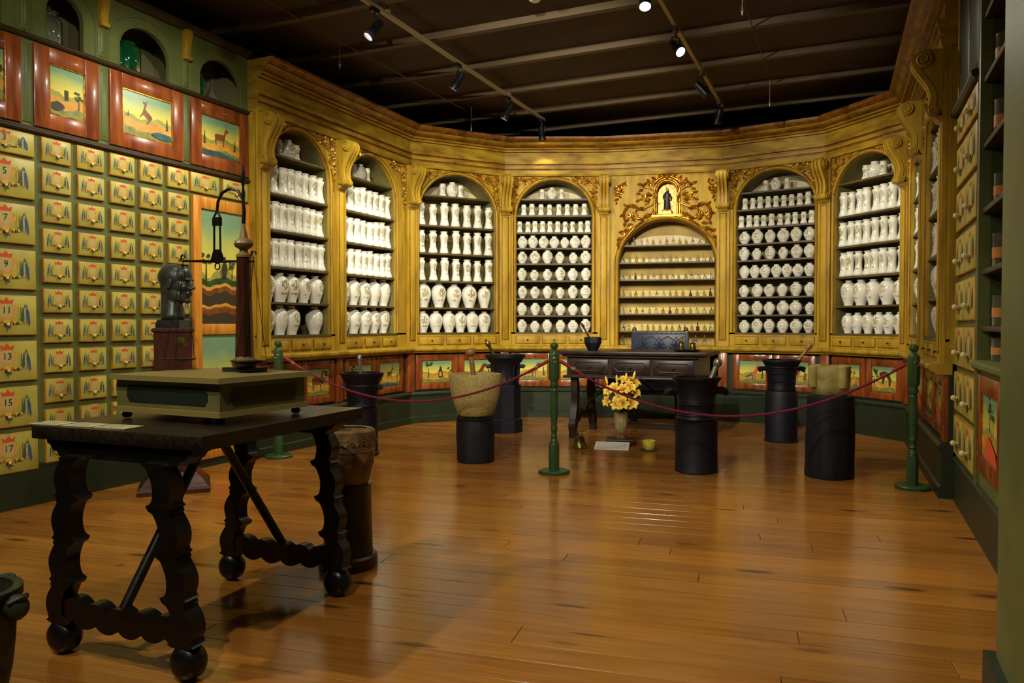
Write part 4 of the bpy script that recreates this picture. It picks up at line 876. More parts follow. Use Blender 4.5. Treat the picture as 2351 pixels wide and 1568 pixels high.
# --- carved stone mortar on a column behind the trestle table
c = ground(800, 1318, .14)
t = thing('column_pedestal', 'dark wooden column pedestal under the carved stone mortar', 'pedestal', c)
MB().lathe([(.142, 0), (.145, .01), (.143, .055), (.132, .065)], 32).build('base_ring', [mahog], t)
MB().lathe([(.122, .06), (.120, .10), (.114, .40), (.117, .405), (.117, .412), (0, .412)], 32).build('shaft', [deskwood], t)
mo = thing('stone_mortar', 'carved stone mortar behind the trestle table', 'mortar', (c.x, c.y, .413))
MB().lathe(bowl([(0, 0), (.098, 0), (.104, .015), (.118, .07), (.130, .13), (.134, .155), (.131, .16), (.136, .165), (.138, .22), (.134, .262), (.126, .27)], .03, .08), 32).build('bowl', [stone2], mo)
b = MB(); g = random.Random(8)
for k in range(16):
    a = k * 2 * PI / 16; m4 = Matrix.Rotation(a, 4, 'Z') @ Matrix.Translation((0, -.137, 0)); b.xf = m4
    curl(b, 0, .213, g.random() * 6, .020, 1.3, .010, .005, 1 if k % 2 else -1, n=9); leaf(b, .012, .195, .8, .035, .02, .002, .005); leaf(b, -.012, .235, 3.6, .03, .018, .002, .005)
    b.xf = Matrix.Rotation(a, 4, 'Z') @ Matrix.Translation((0, -.122, 0)); curl(b, 0, .10, 0, .026, .5, .012, .004, 1, n=8)
b.build('carved_frieze', [stone2], mo)
# --- studded mortar behind it
c = ground(832, 1050, .14)
t = thing('drum_pedestal', 'black cylinder pedestal under the studded mortar', 'pedestal', c)
MB().lathe([(.150, 0), (.150, .03), (.143, .035), (.140, .42), (.148, .44), (0, .44)], 30).build('drum', [blackped], t)
mo = thing('studded_mortar', 'dark studded and banded mortar behind the crimson rope', 'mortar', (c.x, c.y, .441))
MB().lathe(bowl([(0, 0), (.135, 0), (.14, .015), (.132, .03), (.138, .10), (.150, .19), (.155, .20), (.150, .21), (.165, .235), (.188, .28), (.197, .295), (.197, .318)], .03, .08), 32).build('bowl', [blackiron], mo)
b = MB()
for k in range(24):
    a = k * PI / 12
    for z, r in ((.06, .136), (.11, .141), (.16, .147)):
        if k % 3 == 0 or z == .16: b.ball((r * math.cos(a), r * math.sin(a), z), .008, 6)
b.build('studs', [blackiron], mo)['kind'] = 'stuff'
for s_ in (-1, 1): MB().tube([_rt * s_ * .145 + Vector((0, 0, .18)), _rt * s_ * .19 + Vector((0, 0, .185))], [.02, .022], 8).build('handle', [blackiron], mo)
pt = Vector((c.x, c.y, .52)); pestle(pt, pt + _rt * (-.025) + Vector((0, 0, .40)), .02, silver, 'steel pestle standing in the studded mortar', 1.1)
# --- mortar at the edge of the room, beside the trestle table's foot
c = Vector((-2.275, 1.335, 0))
t = thing('column_pedestal', 'dark tapering pedestal under the mossy bronze mortar', 'pedestal', c)
MB().lathe([(.12, 0), (.12, .03), (.10, .04), (.10, .13), (.11, .14), (0, .14)], 24).build('shaft', [darkwood], t)
mo = thing('bronze_mortar', 'mossy green-black mortar with a lug beside the trestle table foot', 'mortar', (c.x, c.y, .141))
mossy = mat('green_bronze', (70, 78, 52), .5, .2, c2=(34, 38, 28), scale=20, bump=.4)
MB().lathe(bowl([(0, 0), (.095, 0), (.10, .02), (.112, .08), (.120, .16), (.124, .24), (.132, .27), (.140, .285), (.140, .31)], .025, .06), 28).build('bowl', [mossy], mo)
for k in (0, 1, 2, 3):
    b = MB(); b.xf = Matrix.Rotation(k * PI / 2 + R(20), 4, 'Z') @ Matrix.Translation((.15, 0, .265)); b.ball((0, 0, 0), .034, 12, 0, (1, 1, 1.1)); b.tube([(.0, -.03, .02), (.02, -.015, .03), (.028, 0, .03), (.02, .015, .03), (0, .03, .02)], .008, 6); b.build('lug', [mossy], mo)

# --- stanchions and ropes
def stanchion(p, label):
    t = thing('rope_post', label, 'post', p, R(22.5))
    MB().lathe([(.124, 0), (.127, .006), (.127, .018), (.118, .026), (.05, .028)], 8).build('base', [greenpost], t)
    MB().lathe([(.041, .027), (.041, .235), (.036, .245), (.03, .25)], 8).build('lower_block', [greenpost], t)
    MB().lathe([(.03, .245), (.034, .255), (.026, .27), (.022, .29), (.029, .30), (.022, .31), (.023, .345), (.030, .355), (.026, .37), (.024, .40), (.030, .48), (.031, .60), (.027, .66), (.031, .672), (.024, .685), (.032, .70), (.036, .715), (.030, .735), (.03, .75)], 16).build('turned_shaft', [greenpost], t)
    MB().lathe([(.03, .74), (.042, .765), (.043, .775), (.043, .955), (.040, .97), (.028, .985)], 8).build('upper_block', [greenpost], t)
    MB().lathe([(.028, .98), (.018, .99), (.017, 1.0), (.030, 1.015), (.033, 1.03), (.028, 1.045), (.012, 1.055), (0, 1.056)], 16).build('finial', [greenpost], t)
    b = MB(); b.tube([(.018 * math.cos(a), -.043 + .0, .915 + .018 * math.sin(a)) for a in [k * PI / 6 for k in range(13)]], .0035, 6); b.build('ring', [silver], t)
    return t
pA, pB, pC = atz(632, 1049) + Vector((.04, 0, 0)), atz(1272, 1086), atz(2107, 1122) - Vector((.035, 0, 0))
stanchion(pA, 'green turned rope post beside the green drawer wall')
stanchion(pB, 'green turned rope post in front of the dark desk')
stanchion(pC, 'green turned rope post beside the right wall cabinets')
def rope(a, b_, sag, label):
    t = thing('rope', label, 'rope', a); pts = []; n = 40; d = b_ - a
    for i in range(n + 1):
        s = i / n; pts.append(d * s + Vector((0, 0, -sag * 4 * s * (1 - s))))
    MB().tube(pts, .0095, 8).build('cord', [ropem], t)
    for i, e in ((0, 1), (n, -1)):
        q, r_ = pts[i], pts[i + 3 * e]; dd = (r_ - q); MB().tube([q, q + dd * .4, q + dd * .5, q + dd], [.014, .014, .012, .010], 10).build('cord_end', [mat('rope_end', (150, 24, 30), .6)], t)
        MB().tube([q + dd * .45, q + dd * .58], [.0145, .0145], 10).build('ferrule', [silver], t)
up_ = Vector((0, 0, .905)); hA = (pB - pA).normalized(); hC = (pC - pB).normalized()
rope(pA + up_ + hA * .06, pB + up_ - hA * .05, .36, 'crimson rope hanging between the drawer wall post and the desk post')
rope(pB + up_ + hC * .05, pC + up_ - hC * .06, .41, 'crimson rope hanging between the desk post and the right wall post')

# --- trestle table
TT = thing('trestle_table', 'dark wooden trestle table with wavy carved legs and ball feet', 'table', (-2.345, 2.325, 0), R(2))
MB().slab(-.40, .40, -.475, .475, .785, .833, .004).build('tabletop', [mat('table_top', (46, 38, 28), .3, c2=(28, 23, 17), scale=7, stretch=(8, .8, 8))], TT)
def wavy_leg(xt, xf, n=4):
    """flat sawn leg: crescents with hooked joints, leaning from its top to its ball foot"""
    L_, Rr = [], []; z0, z1 = .115, .735; N_ = 72; sg = 1 if xf > xt else -1
    for i in range(N_ + 1):
        s = i / N_; u = (s * n) % 1.0 if i < N_ else 1.0; z = z0 + (z1 - z0) * s
        cx = xf + (xt - xf) * s + sg * .030 * math.sin(PI * u) - sg * .010
        hook = .024 * math.exp(-((u - .04) / .06) ** 2) + .018 * math.exp(-((u - .97) / .05) ** 2)
        hw = .034 + .006 * math.sin(PI * u) + hook * (1 if 0 < i < N_ else 0)
        L_.append((cx - hw, z)); Rr.append((cx + hw, z))
    b = MB(); b.prism(L_ + Rr[::-1], 'xz', -.032, .032); return b
for s_, y in ((-1, -.43), (1, .43)):
    tilt = -s_ * R(2.0)
    for xt, xf in ((-.20, -.295), (.20, .295)):
        lg = wavy_leg(xt, xf).build('leg', [darkwood], TT, (0, y, 0), (tilt, 0, 0), ang=50)
        b = MB(); b.xf = Matrix.Translation((xf, 0, .062)) @ Matrix.Rotation(PI / 2, 4, 'X'); b.lathe([(0, -.045), (.030, -.045), (.050, -.036), (.061, -.018), (.062, 0), (.061, .018), (.050, .036), (.030, .045), (0, .045)], 26); b.xf = None
        b.box(xf - .03, xf + .03, -.028, .028, .10, .135); b.build('ball_foot', [darkwood], lg, ang=50)
    up1, lo1 = [], []
    for i in range(61):
        s = i / 60; x = -.27 + .54 * s; w = abs(math.sin(PI * 5 * s))
        up1.append((x, .190 + .030 * w ** .6 - .012 * math.sin(PI * s))); lo1.append((x, .145 - .026 * abs(math.cos(PI * 5 * s)) ** .6 - .012 * math.sin(PI * s)))
    MB().prism(up1 + lo1[::-1], 'xz', -.026, .026).build('stretcher', [darkwood], TT, (0, y, 0), (tilt, 0, 0), ang=50)
    og = [(-.34, .785), (-.34, .770), (-.325, .765), (-.31, .745), (-.29, .742), (-.28, .725), (.28, .725), (.29, .742), (.31, .745), (.325, .765), (.34, .770), (.34, .785)]
    MB().prism(og, 'xz', -.045, .045).build('cleat', [darkwood], TT, (0, y * .96, 0))
    MB().tube([(0, y + s_ * .01, .185), (0, y * .05, .765)], .019, 12).build('brace', [darkwood], TT)
MB().box(-.06, .06, -.06, .06, .755, .786).build('brace_block', [darkwood], TT)
for k in range(3):
    p = Vector((-2.70 + .155 * k, 1.905 + .012 * k, .8335)); t = thing('paper_card', 'small printed card lying on the trestle table, %s from the green drawer wall' % NTH[k], 'card', p, R(4), 'cards on the trestle table')
    MB().box(-.07, .07, -.045, .045, 0, .0015).build('sheet', [paperm], t)
    b = MB()
    for j in range(5): b.box(-.055, .05 - .01 * (j % 3), -.034 + .015 * j, -.030 + .015 * j, .0015, .0018)
    b.build('print_lines', [ink], t)

# --- apothecary balance on its painted box
S0 = thing('balance_scale', 'brass and wood apothecary balance on a green painted box', 'scale', (-2.345, 2.33, .834), R(-2))
bxg = mat('box_green', (104, 100, 56), .45, c2=(90, 86, 46), scale=6); bxd = mat('box_panel', (26, 36, 28), .45)
bx = MB().box(-.275, .275, -.225, .225, .045, .155).build('box', [bxg], S0)
for nm, e, z0, z1 in (('box_lid', .022, .152, .172), ('box_base', .014, .028, .048)):
    MB().prism([(-.275 - e, z0), (-.275 - e * .6, z1), (.275 + e * .6, z1), (.275 + e, z0)], 'xz', -.225 - e, .225 + e).build(nm, [mat('box_trim', (132, 116, 62), .45)], S0)
def inlay(hw, z0, z1):
    return [(-hw, z0 + .018), (-hw + .008, z0 + .012), (-hw + .012, z0), (hw - .012, z0), (hw - .008, z0 + .012), (hw, z0 + .018), (hw, z1 - .018), (hw - .008, z1 - .012), (hw - .012, z1), (-hw + .012, z1), (-hw + .008, z1 - .012), (-hw, z1 - .018)]
for rz, hw, off in ((0, .215, .225), (PI / 2, .175, .275), (PI, .215, .225), (-PI / 2, .175, .275)):
    MB().prism(inlay(hw, .068, .132), 'xz', -off - .0025, -off).build('inlay', [bxd], S0, (0, 0, 0), (0, 0, rz))
for x in (-.25, .25):
    for y in (-.20, .20): MB().lathe([(0, 0), (.014, .002), (.02, .014), (.014, .026), (.01, .03), (0, .03)], 12).build('foot', [deskwood], S0, (x, y, 0))
cp_ = (.06, .11)
MB().slab(-.075, .075, -.05, .05, .172, .19, .003).build('slab', [mat('green_marble', (28, 40, 34), .3)], S0, (*cp_, 0))
MB().lathe([(0, .19), (.045, .19), (.052, .205), (.050, .222), (.036, .232), (.034, .235)], 20).build('collar', [mat('horn', (112, 90, 54), .4)], S0, (*cp_, 0))
MB().lathe([(.037, .232), (.036, .24), (.028, .64), (.030, .645)], 8).build('column', [mahog], S0, (*cp_, 0))
MB().lathe([(.030, .642), (.030, .652), (.018, .662), (.016, .674), (.034, .685), (.039, .698), (.034, .710), (.018, .720), (.014, .74), (.008, .765), (.006, .80), (0, .80)], 20).build('finial', [MATS['horn']], S0, (*cp_, 0))
iron = mat('dark_iron', (20, 16, 14), .4, .5)
zt = .78; ax = -.148
hook = [Vector((0, 0, zt)), Vector((.004, 0, zt + .05)), Vector((-.002, 0, zt + .10)), Vector((-.03, 0, zt + .138)), Vector((-.074, 0, zt + .15)), Vector((-.118, 0, zt + .135)), Vector((-.142, 0, zt + .10)), Vector((ax, 0, zt + .06))]
ar = MB().tube(hook, [.008, .0075, .0065, .0065, .0065, .0065, .006, .006], 8).build('hook_arm', [iron], S0, (*cp_, 0))
MB().lathe([(.006, zt + .09), (.008, zt + .12), (.004, zt + .15), (.012, zt + .175), (.008, zt + .21), (0, zt + .25)], 6).build('spear_tip', [iron], ar)
b = MB(); b.tube([(ax - .018, 0, zt - .13), (ax - .016, 0, zt + .04), (ax, 0, zt + .06)], .0045, 6); b.tube([(ax + .018, 0, zt - .13), (ax + .016, 0, zt + .04), (ax, 0, zt + .06)], .0045, 6); b.box(ax - .02, ax + .02, -.008, .008, zt + .0, zt + .035); b.build('stirrup', [iron], S0, (*cp_, 0))
b = MB(); b.prism([(ax - .03, zt - .145), (ax - .012, zt - .10), (ax + .012, zt - .10), (ax + .03, zt - .145)], 'xz', -.01, .01); b.tube([(ax + .014 * math.cos(a), 0, zt - .17 + .014 * math.sin(a)) for a in [k * PI / 6 for k in range(13)]], .003, 6); b.build('pivot', [iron], S0, (*cp_, 0))
bl = .202
b = MB(); b.tube([(ax - bl, 0, zt - .140), (ax - .03, 0, zt - .147), (ax, 0, zt - .15), (ax + .03, 0, zt - .15), (ax + bl, 0, zt - .155)], [.005, .006, .009, .006, .005], 8)
for e in (-1, 1): b.tube([(ax + e * bl + .012 * math.cos(a), 0, zt - .128 + .014 * math.sin(a)) for a in [k * PI / 6 for k in range(10)]], .004, 6)
b.build('beam', [iron], S0, (*cp_, 0))
for e in (-1, 1):
    X_ = ax + e * bl * 1.0; pan = MB(); zz = .215
    pan.lathe([(0, zz - .012), (.04, zz - .008), (.072, zz + .002), (.074, zz + .005), (.04, zz - .004), (0, zz - .008)], 24, (X_, -.03, 0)); pan = pan.build('pan', [iron], S0, (*cp_, 0))
    for k in range(3):
        a = k * 2 * PI / 3 + .5; MB().tube([(X_, 0, zt - .145), (X_ + .07 * math.cos(a), -.03 + .07 * math.sin(a), zz + .004)], .0012, 5).build('cord', [iron], pan)

# --- bronze bust on its mahogany pedestal
pb = ground(402, 1133, .19); ba = R(46)
t = thing('bust_pedestal', 'mahogany pedestal carrying the bronze bust', 'pedestal', pb, ba)
MB().lathe([(.335, 0), (.34, .03), (.32, .05), (.30, .06), (.26, .10), (.22, .12), (.20, .14), (.195, .18)], 4, phase=PI / 4).build('stepped_foot', [mahog], t, ang=20)
MB().lathe([(.172, .18), (.178, 1.14), (.20, 1.15), (.20, 1.165), (.18, 1.175), (0, 1.175)], 4, phase=PI / 4).build('shaft', [mahog], t, ang=20)
MB().box(.02, .095, -.1275, -.124, 1.04, 1.11).build('plaque', [brass], t)
s = .305
hp = [((-.06, 0, .645), (.36, .285, .325)), ((.10, 0, .42), (.255, .225, .37)), ((.13, 0, .19), (.205, .195, .17)), ((.285, 0, .085), (.085, .095, .075)), ((.17, 0, .68), (.21, .235, .23)), ((.345, .095, .575), (.045, .10, .028)), ((.345, -.095, .575), (.045, .10, .028)),
      ((.375, 0, .475), (.055, .040, .12), (0, -.25, 0)), ((.435, 0, .385), (.055, .052, .042)), ((.385, .05, .365), (.045, .032, .03)), ((.385, -.05, .365), (.045, .032, .03)), ((.25, .15, .40), (.10, .08, .09)), ((.25, -.15, .40), (.10, .08, .09)), ((.365, 0, .272), (.042, .09, .020)), ((.357, 0, .226), (.045, .08, .026)), ((.31, .0, .25), (.075, .11, .08)),
      ((.305, .10, .50), (.035, .05, .026)), ((.305, -.10, .50), (.035, .05, .026)), ((-.03, .275, .46), (.075, .03, .115), (0, .2, .25)), ((-.03, -.275, .46), (.075, .03, .115), (0, .2, -.25)), ((-.02, .285, .40), (.035, .03, .05)), ((-.02, -.285, .40), (.035, .03, .05)),
      ((.02, .165, .22), (.20, .07, .17)), ((.02, -.165, .22), (.20, .07, .17)), ((.09, 0, -.02), (.06, .06, .16))] + [((-.13 + .004 * k, 0, .42 - .05 * k), (.235 + .003 * max(0, k - 6) ** 1.3, .225 + .005 * max(0, k - 6) ** 1.3, .16)) for k in range(15)]
hm = sculpt('bust_head', [(tuple(k * s for k in c_), tuple(k * s for k in r_), *e) for c_, r_, *e in hp], .0042, 7, bronze)
bt = thing('bronze_bust', 'dark bronze bust of a bald man beside the painted door', 'bust', (pb.x, pb.y, 1.176), R(20))
MB().lathe([(.125, 0), (.125, .02), (.115, .055), (.085, .062), (0, .062)], 4, phase=PI / 4).build('block', [mat('dark_granite', (36, 38, 36), .4, c2=(20, 22, 22), scale=30)], bt, ang=20)
obj('head', hm, bt, (.02, 0, .062 + .36 * s))

# --- desk, chair and what stands on the desk
D0 = thing('writing_desk', 'dark carved desk with hexagon drawer panels and curved legs', 'desk', (-2.05, 8.0, 0), 0)
hx, hy = .78, .40
MB().slab(-hx, hx, -hy, hy, .885, .922, .005).build('desktop', [deskwood], D0)
MB().prism([(-hx + .03, .885), (-hx + .06, .865), (-hx + .08, .86), (hx - .08, .86), (hx - .06, .865), (hx - .03, .885)], 'xz', -hy + .03, hy - .03).build('under_moulding', [deskwood], D0)
MB().box(-hx + .09, hx - .09, -hy + .06, hy - .06, .66, .862).build('drawer_case', [deskwood], D0)
MB().slab(-hx + .05, hx - .05, -hy + .03, hy - .03, .636, .662, .008).build('lower_moulding', [deskwood], D0)
for k in range(3):
    cx = (k - 1) * .44; d = MB().slab(cx - .205, cx + .205, -hy + .046, -hy + .06, .685, .838, .006).build('drawer', [deskwood], D0)
    for e, y in ((0, .0), (.012, .006)): pass
    hexa = [(cx - .17 + .0, .762), (cx - .135, .806), (cx + .135, .806), (cx + .17, .762), (cx + .135, .717), (cx - .135, .717)]
    MB().tube([(p[0], -hy + .044, p[1]) for p in hexa + [hexa[0]]], .006, 6).build('hexagon_moulding', [deskwood], d); knob(d, cx, -hy + .046, .762, 1.2)
for sx in (-1, 1):
    for sy in (-1, 1):
        b = MB(); pr = []
        cx = sx * .62; L1, R1 = [], []
        for i in range(31):
            u = i / 30; z = .636 * (1 - u); dx = .03 * math.sin(u * PI * 1.6) * -1 + .03 * u; hw = .034 + .012 * math.sin(u * PI * 2.2) ** 2 + (.016 if u > .72 and u < .86 else 0) - .010 * max(0, u - .9) * 10
            L1.append((dx - hw, z)); R1.append((dx + hw, z))
        b.prism([(sy * 1 * p[0], p[1]) for p in L1 + R1[::-1]], 'yz', cx - .035, cx + .035); b.build('leg', [deskwood], D0, (0, sy * .29, 0), ang=50)
    st = [(-.26, .20), (-.18, .15), (-.1, .21), (0, .17), (.1, .21), (.18, .15), (.26, .20), (.26, .28), (.18, .25), (.1, .30), (0, .25), (-.1, .30), (-.18, .25), (-.26, .28)]
    MB().prism(st, 'yz', sx * .62 - .02, sx * .62 + .02).build('stretcher', [deskwood], D0)
    pts = [(sx * .61, 0, .24), (sx * .55, 0, .36), (sx * .45, 0, .44), (sx * .30, 0, .47), (sx * .15, 0, .50), (sx * .05, 0, .58), (0, 0, .65)]
    MB().tube(pts, .010, 8).build('iron_brace', [iron], D0, ang=60)
    MB().tube([(sx * .45 + .035 * math.cos(a), 0, .48 + .035 * math.sin(a)) for a in [k * PI / 6 for k in range(12)]], .006, 6).build('iron_curl', [iron], D0)
CH = thing('armchair', 'dark carved chair with embossed blue leather back behind the desk', 'chair', (-2.065, 8.82, 0), 0)
for x in (-.31, .31):
    MB().slab(x - .03, x + .03, -.26, -.20, 0, .44, .003).build('leg', [deskwood], CH); MB().slab(x - .03, x + .03, .20, .26, 0, 1.125, .003).build('leg', [deskwood], CH)
    MB().ball((x, .23, 1.14), .028, 12).build('finial', [brass], CH)
MB().slab(-.31, .31, -.25, -.21, .055, .085, .003).build('stretcher', [deskwood], CH)
MB().slab(-.34, .34, -.28, .26, .40, .46, .008).build('seat', [velvet], CH)
bk = MB().slab(-.335, .335, .195, .225, .72, 1.115, .006).build('backrest', [velvet], CH)
b = MB()
for k in range(3):
    cx = -.2 + .2 * k; cz = .925
    for r_ in (.085, .05): b.tube([(cx + r_ * math.cos(a), .193, cz + r_ * 1.5 * math.sin(a)) for a in [j * PI / 2 for j in range(5)]], .009, 5)
    for j in range(8): leaf(b, cx, cz, j * PI / 4, .075, .03, .194, .014)
    b.tube([(cx - .1, .193, .79), (cx, .193, .85), (cx + .1, .193, .79)], .008, 5); b.tube([(cx - .1, .193, 1.06), (cx, .193, 1.0), (cx + .1, .193, 1.06)], .008, 5)
b.tube([(-.31, .193, .745), (.31, .193, .745), (.31, .193, 1.09), (-.31, .193, 1.09), (-.31, .193, .745)], .008, 5)
b.build('embossing', [velvet], bk)
b = MB()
for k in range(12):
    for z in (.735, 1.10): b.ball((-.32 + .058 * k, .193, z), .008, 6)
b.build('brass_nails', [brass], bk)['kind'] = 'stuff'
bc = atY(1361, 800, 7.86); bc = Vector((bc.x, 7.86, .923))
mo = thing('table_mortar', 'small black octagonal mortar on the dark desk', 'mortar', bc)
MB().lathe(bowl([(0, 0), (.055, 0), (.06, .01), (.082, .05), (.098, .085), (.098, .135), (.094, .142)], .018, .03), 8).build('bowl', [blackiron], mo, ang=20)
pestle(bc + Vector((.01, 0, .05)), bc + _rt * (-.125) + Vector((0, 0, .295)), .011, mahog, 'slim brown pestle leaning in the small desk mortar', 1.3)
tr = thing('brass_tray', 'dark oval tray holding brass pots on the desk', 'tray', (-1.53, 7.95, .923))
MB().lathe([(0, .0), (.10, 0), (.13, .006), (.138, .016), (.134, .017), (.10, .008), (0, .006)], 28, ell=lambda a, z: 1).build('dish', [iron], tr)
for k, (dx, dy, r, h) in enumerate(((-.06, .0, .034, .09), (.055, .01, .036, .085))):
    v_ = thing('brass_pot', ('brass lidded pot on the tray, the taller one' if k == 0 else 'brass lidded pot with glass stopper on the tray'), 'pot', (-1.53 + dx, 7.95 + dy, .9325))
    MB().lathe([(0, 0), (r * .8, 0), (r, .015), (r * .9, h * .6), (r * .75, h * .8), (r * .95, h * .82), (r * .95, h * .9), (r * .5, h * .97), (0, h)], 18).build('body', [brass], v_)
    MB().lathe([(0, h), (.01, h), (.012, h + .02), (.008, h + .03), (0, h + .05)], 10).build('lid_knob', [brass if k == 0 else glass], v_)

# --- bell, card, flowers and candle on the floor
p = ground(1331, 1030, .07)
t = thing('hand_bell', 'small bronze bell standing on the floor by the desk leg', 'bell', p)
MB().lathe([(.075, 0), (.078, .006), (.066, .025), (.054, .05), (.047, .085), (.044, .105), (.030, .112), (0, .114)], 24).build('body', [brass], t)
MB().tube([(-.022, 0, .108), (-.024, 0, .135), (0, 0, .148), (.024, 0, .135), (.022, 0, .108)], .007, 8).build('handle', [brass], t)
pw = ground(1424, 1024, .0)
t = thing('wood_block', 'brown wooden block under the flower vase', 'block', (pw.x - .03, pw.y + .14, 0), R(14)); MB().slab(-.145, .145, -.11, .11, 0, .055, .004).build('slab', [mahog], t)
vz = Vector((pw.x - .035, pw.y + .15, .056))
t = thing('cut_glass_vase', 'cut crystal vase on the wooden block', 'vase', vz)
crys = mat('cut_crystal', (226, 208, 160), .12, trans=.55, spec=.8, c2=(190, 166, 110), scale=18, bump=.6)
MB().lathe([(0, 0), (.045, 0), (.045, .008), (.014, .02), (.012, .045), (.020, .055)], 20).build('foot', [glass], t)
MB().lathe([(0, .052), (.035, .055), (.050, .08), (.060, .14), (.068, .21), (.070, .245), (.066, .262), (.060, .25), (.055, .15), (.04, .085), (0, .08)], 24, ell=lambda a, z: 1 + .04 * math.cos(12 * a)).build('cup', [crys], t, ang=30)
def lily_mesh():
    b = MB(); tip = []
    for k in range(6):
        a = k * PI / 3 + (.1 if k % 2 else 0); w = .020 if k % 2 else .026; ring = []
        prof = [(.006, 0, .3), (.016, .022, .7), (.032, .042, 1.), (.052, .052, .85), (.068, .046, .45), (.078, .036, .05)]
        vs_ = []
        for r, z, q in prof:
            for e in (-1, 0, 1):
                vs_.append((r * math.cos(a) - e * w * q * math.sin(a), r * math.sin(a) + e * w * q * math.cos(a), z + (.006 * q if e else 0)))
        fs = []; ms = []
        for i in range(5):
            for e in (0, 1): fs.append((i * 3 + e, i * 3 + e + 1, i * 3 + e + 4, i * 3 + e + 3)); ms.append(1 if i == 4 else 0)
        b.add(vs_, fs, ms)
    for k in range(6):
        a = k * PI / 3 + .5; b.tube([(0, 0, .01), (.012 * math.cos(a), .012 * math.sin(a), .045), (.02 * math.cos(a), .02 * math.sin(a), .06)], [.0015, .0015, .003], 5, 1)
    return b.mesh('petals', [petal, petaltip], 60)
LILY = lily_mesh()
BUD = MB().lathe([(0, 0), (.006, .004), (.011, .025), (.012, .045), (.008, .068), (0, .085)], 8).mesh('bud', [petal])
g = random.Random(21); heart = vz + Vector((0, 0, .30))
spots = [(-.125, .17, -.02), (-.06, .19, -.05), (.03, .185, -.06), (.10, .20, -.04), (.155, .15, -.02), (-.14, .07, -.03), (.015, .06, -.13), (.11, .06, -.10), (-.055, .05, -.11), (.155, .235, .02), (.06, .25, .03), (-.02, .11, -.09)]
for k, (dx, dz, dy) in enumerate(spots):
    hd = heart + _rt * (dx * .82 - .01) + Vector((-_rt.y, _rt.x, 0)) * dy + Vector((0, 0, dz))
    t = thing('lily', 'open yellow-orange lily in the crystal vase bouquet', 'flower', heart, 0, 'lilies in the crystal vase')
    rel = hd - heart; dirv = Vector((rel.x, rel.y - .10, rel.z * .4 + .02)).normalized()
    MB().tube([(0, 0, -.12), rel * .4 + Vector((0, 0, .01)), rel], [.003, .003, .003], 6).build('stem', [leafm], t)
    fl = obj('petals', LILY, t, rel, dirv.to_track_quat('Z', 'Y').to_euler(), g.uniform(.85, 1.05))
    b = MB(); q = rel * .45; a = g.uniform(0, 6)
    for j in range(2): b.xf = Matrix.Translation(q) @ Matrix.Rotation(a + j * 2.5, 4, 'Z'); b.add([(0, 0, 0), (.03, .012, .02), (.03, -.012, .02), (.085, 0, .0)], [(0, 2, 1), (1, 2, 3)]); b.xf = None
    b.build('leaf', [leafm], t)
for k, (dx, dz) in enumerate(((-.135, .24), (-.04, .25), (.045, .27), (.12, .29))):
    t = thing('lily_bud', 'closed pointed lily bud standing up from the bouquet', 'flower', heart, 0, 'lily buds in the bouquet'); rel = _rt * dx + Vector((0, 0, dz))
    MB().tube([(0, 0, -.1), rel * .5, rel], .003, 6).build('stem', [leafm], t); obj('bud', BUD, t, rel, Vector((rel.x * .6, rel.y * .6, .3)).to_track_quat('Z', 'Y').to_euler(), 1.1)
p = atz(1405, 1028)
t = thing('text_card', 'white text card lying in front of the flower vase', 'card', (p.x, p.y, .001), R(8)); t.rotation_euler = (R(9), 0, R(12))
MB().box(-.165, .165, -.12, .12, .018, .0205).build('sheet', [white], t)
b = MB(); g = random.Random(2)
for j in range(10):
    x = -.145
    while x < .13: w = g.uniform(.012, .04); b.box(x, min(x + w, .145), -.098 + .021 * j, -.0935 + .021 * j, .0205, .0208); x += w + .006
b.build('print_lines', [mat('pale_ink', (150, 144, 122), .8)], t)
p = ground(1490, 1038, .08)
t = thing('candle_holder', 'glass saucer holding the yellow candle on the floor', 'candle holder', p)
MB().lathe([(0, 0), (.05, 0), (.082, .006), (.086, .012), (.05, .007), (0, .006)], 28).build('saucer', [glass], t)
cn = thing('candle', 'squat yellow candle on its glass saucer', 'candle', (p.x, p.y, .0125))
MB().lathe([(0, 0), (.045, .0), (.055, .015), (.062, .06), (.063, .085), (.057, .088), (.055, .08), (0, .078)], 24).build('wax', [wax], cn); MB().tube([(0, 0, .076), (.001, 0, .094)], .0015, 5).build('wick', [darkp], cn)

# ================================================================== ceiling fittings and the lamps
ZT = 3.775
for X_, y1, nm in ((-3.56, 9.08, 'above the drawer wall side'), (-1.40, 9.34, 'above the desk side')):
    t = thing('light_track', 'thin grey lighting track %s of the ceiling' % nm, 'track', (X_, 0, ZT))
    MB().box(-.017, .017, -.5, y1, 0, .03).build('rail', [trackm], t)
    for y in (.5, 3.0, 5.5, 8.0): MB().box(-.012, .012, y - .02, y + .02, .03, ZC - ZT).build('hanger', [trackm], t)
CAN = MB().lathe([(0, .085), (.030, .085), (.036, .07), (.036, -.02), (.044, -.03), (.046, -.085), (.042, -.09), (.040, -.06), (0, -.055)], 20).mesh('lamp_can', [spotblack], 40)
lens_on = mat('lamp_lens', (255, 248, 236), .3, emit=30.)
LENS = MB().lathe([(0, -.066), (.036, -.066), (.038, -.062), (0, -.058)], 20).mesh('lens', [lens_on])
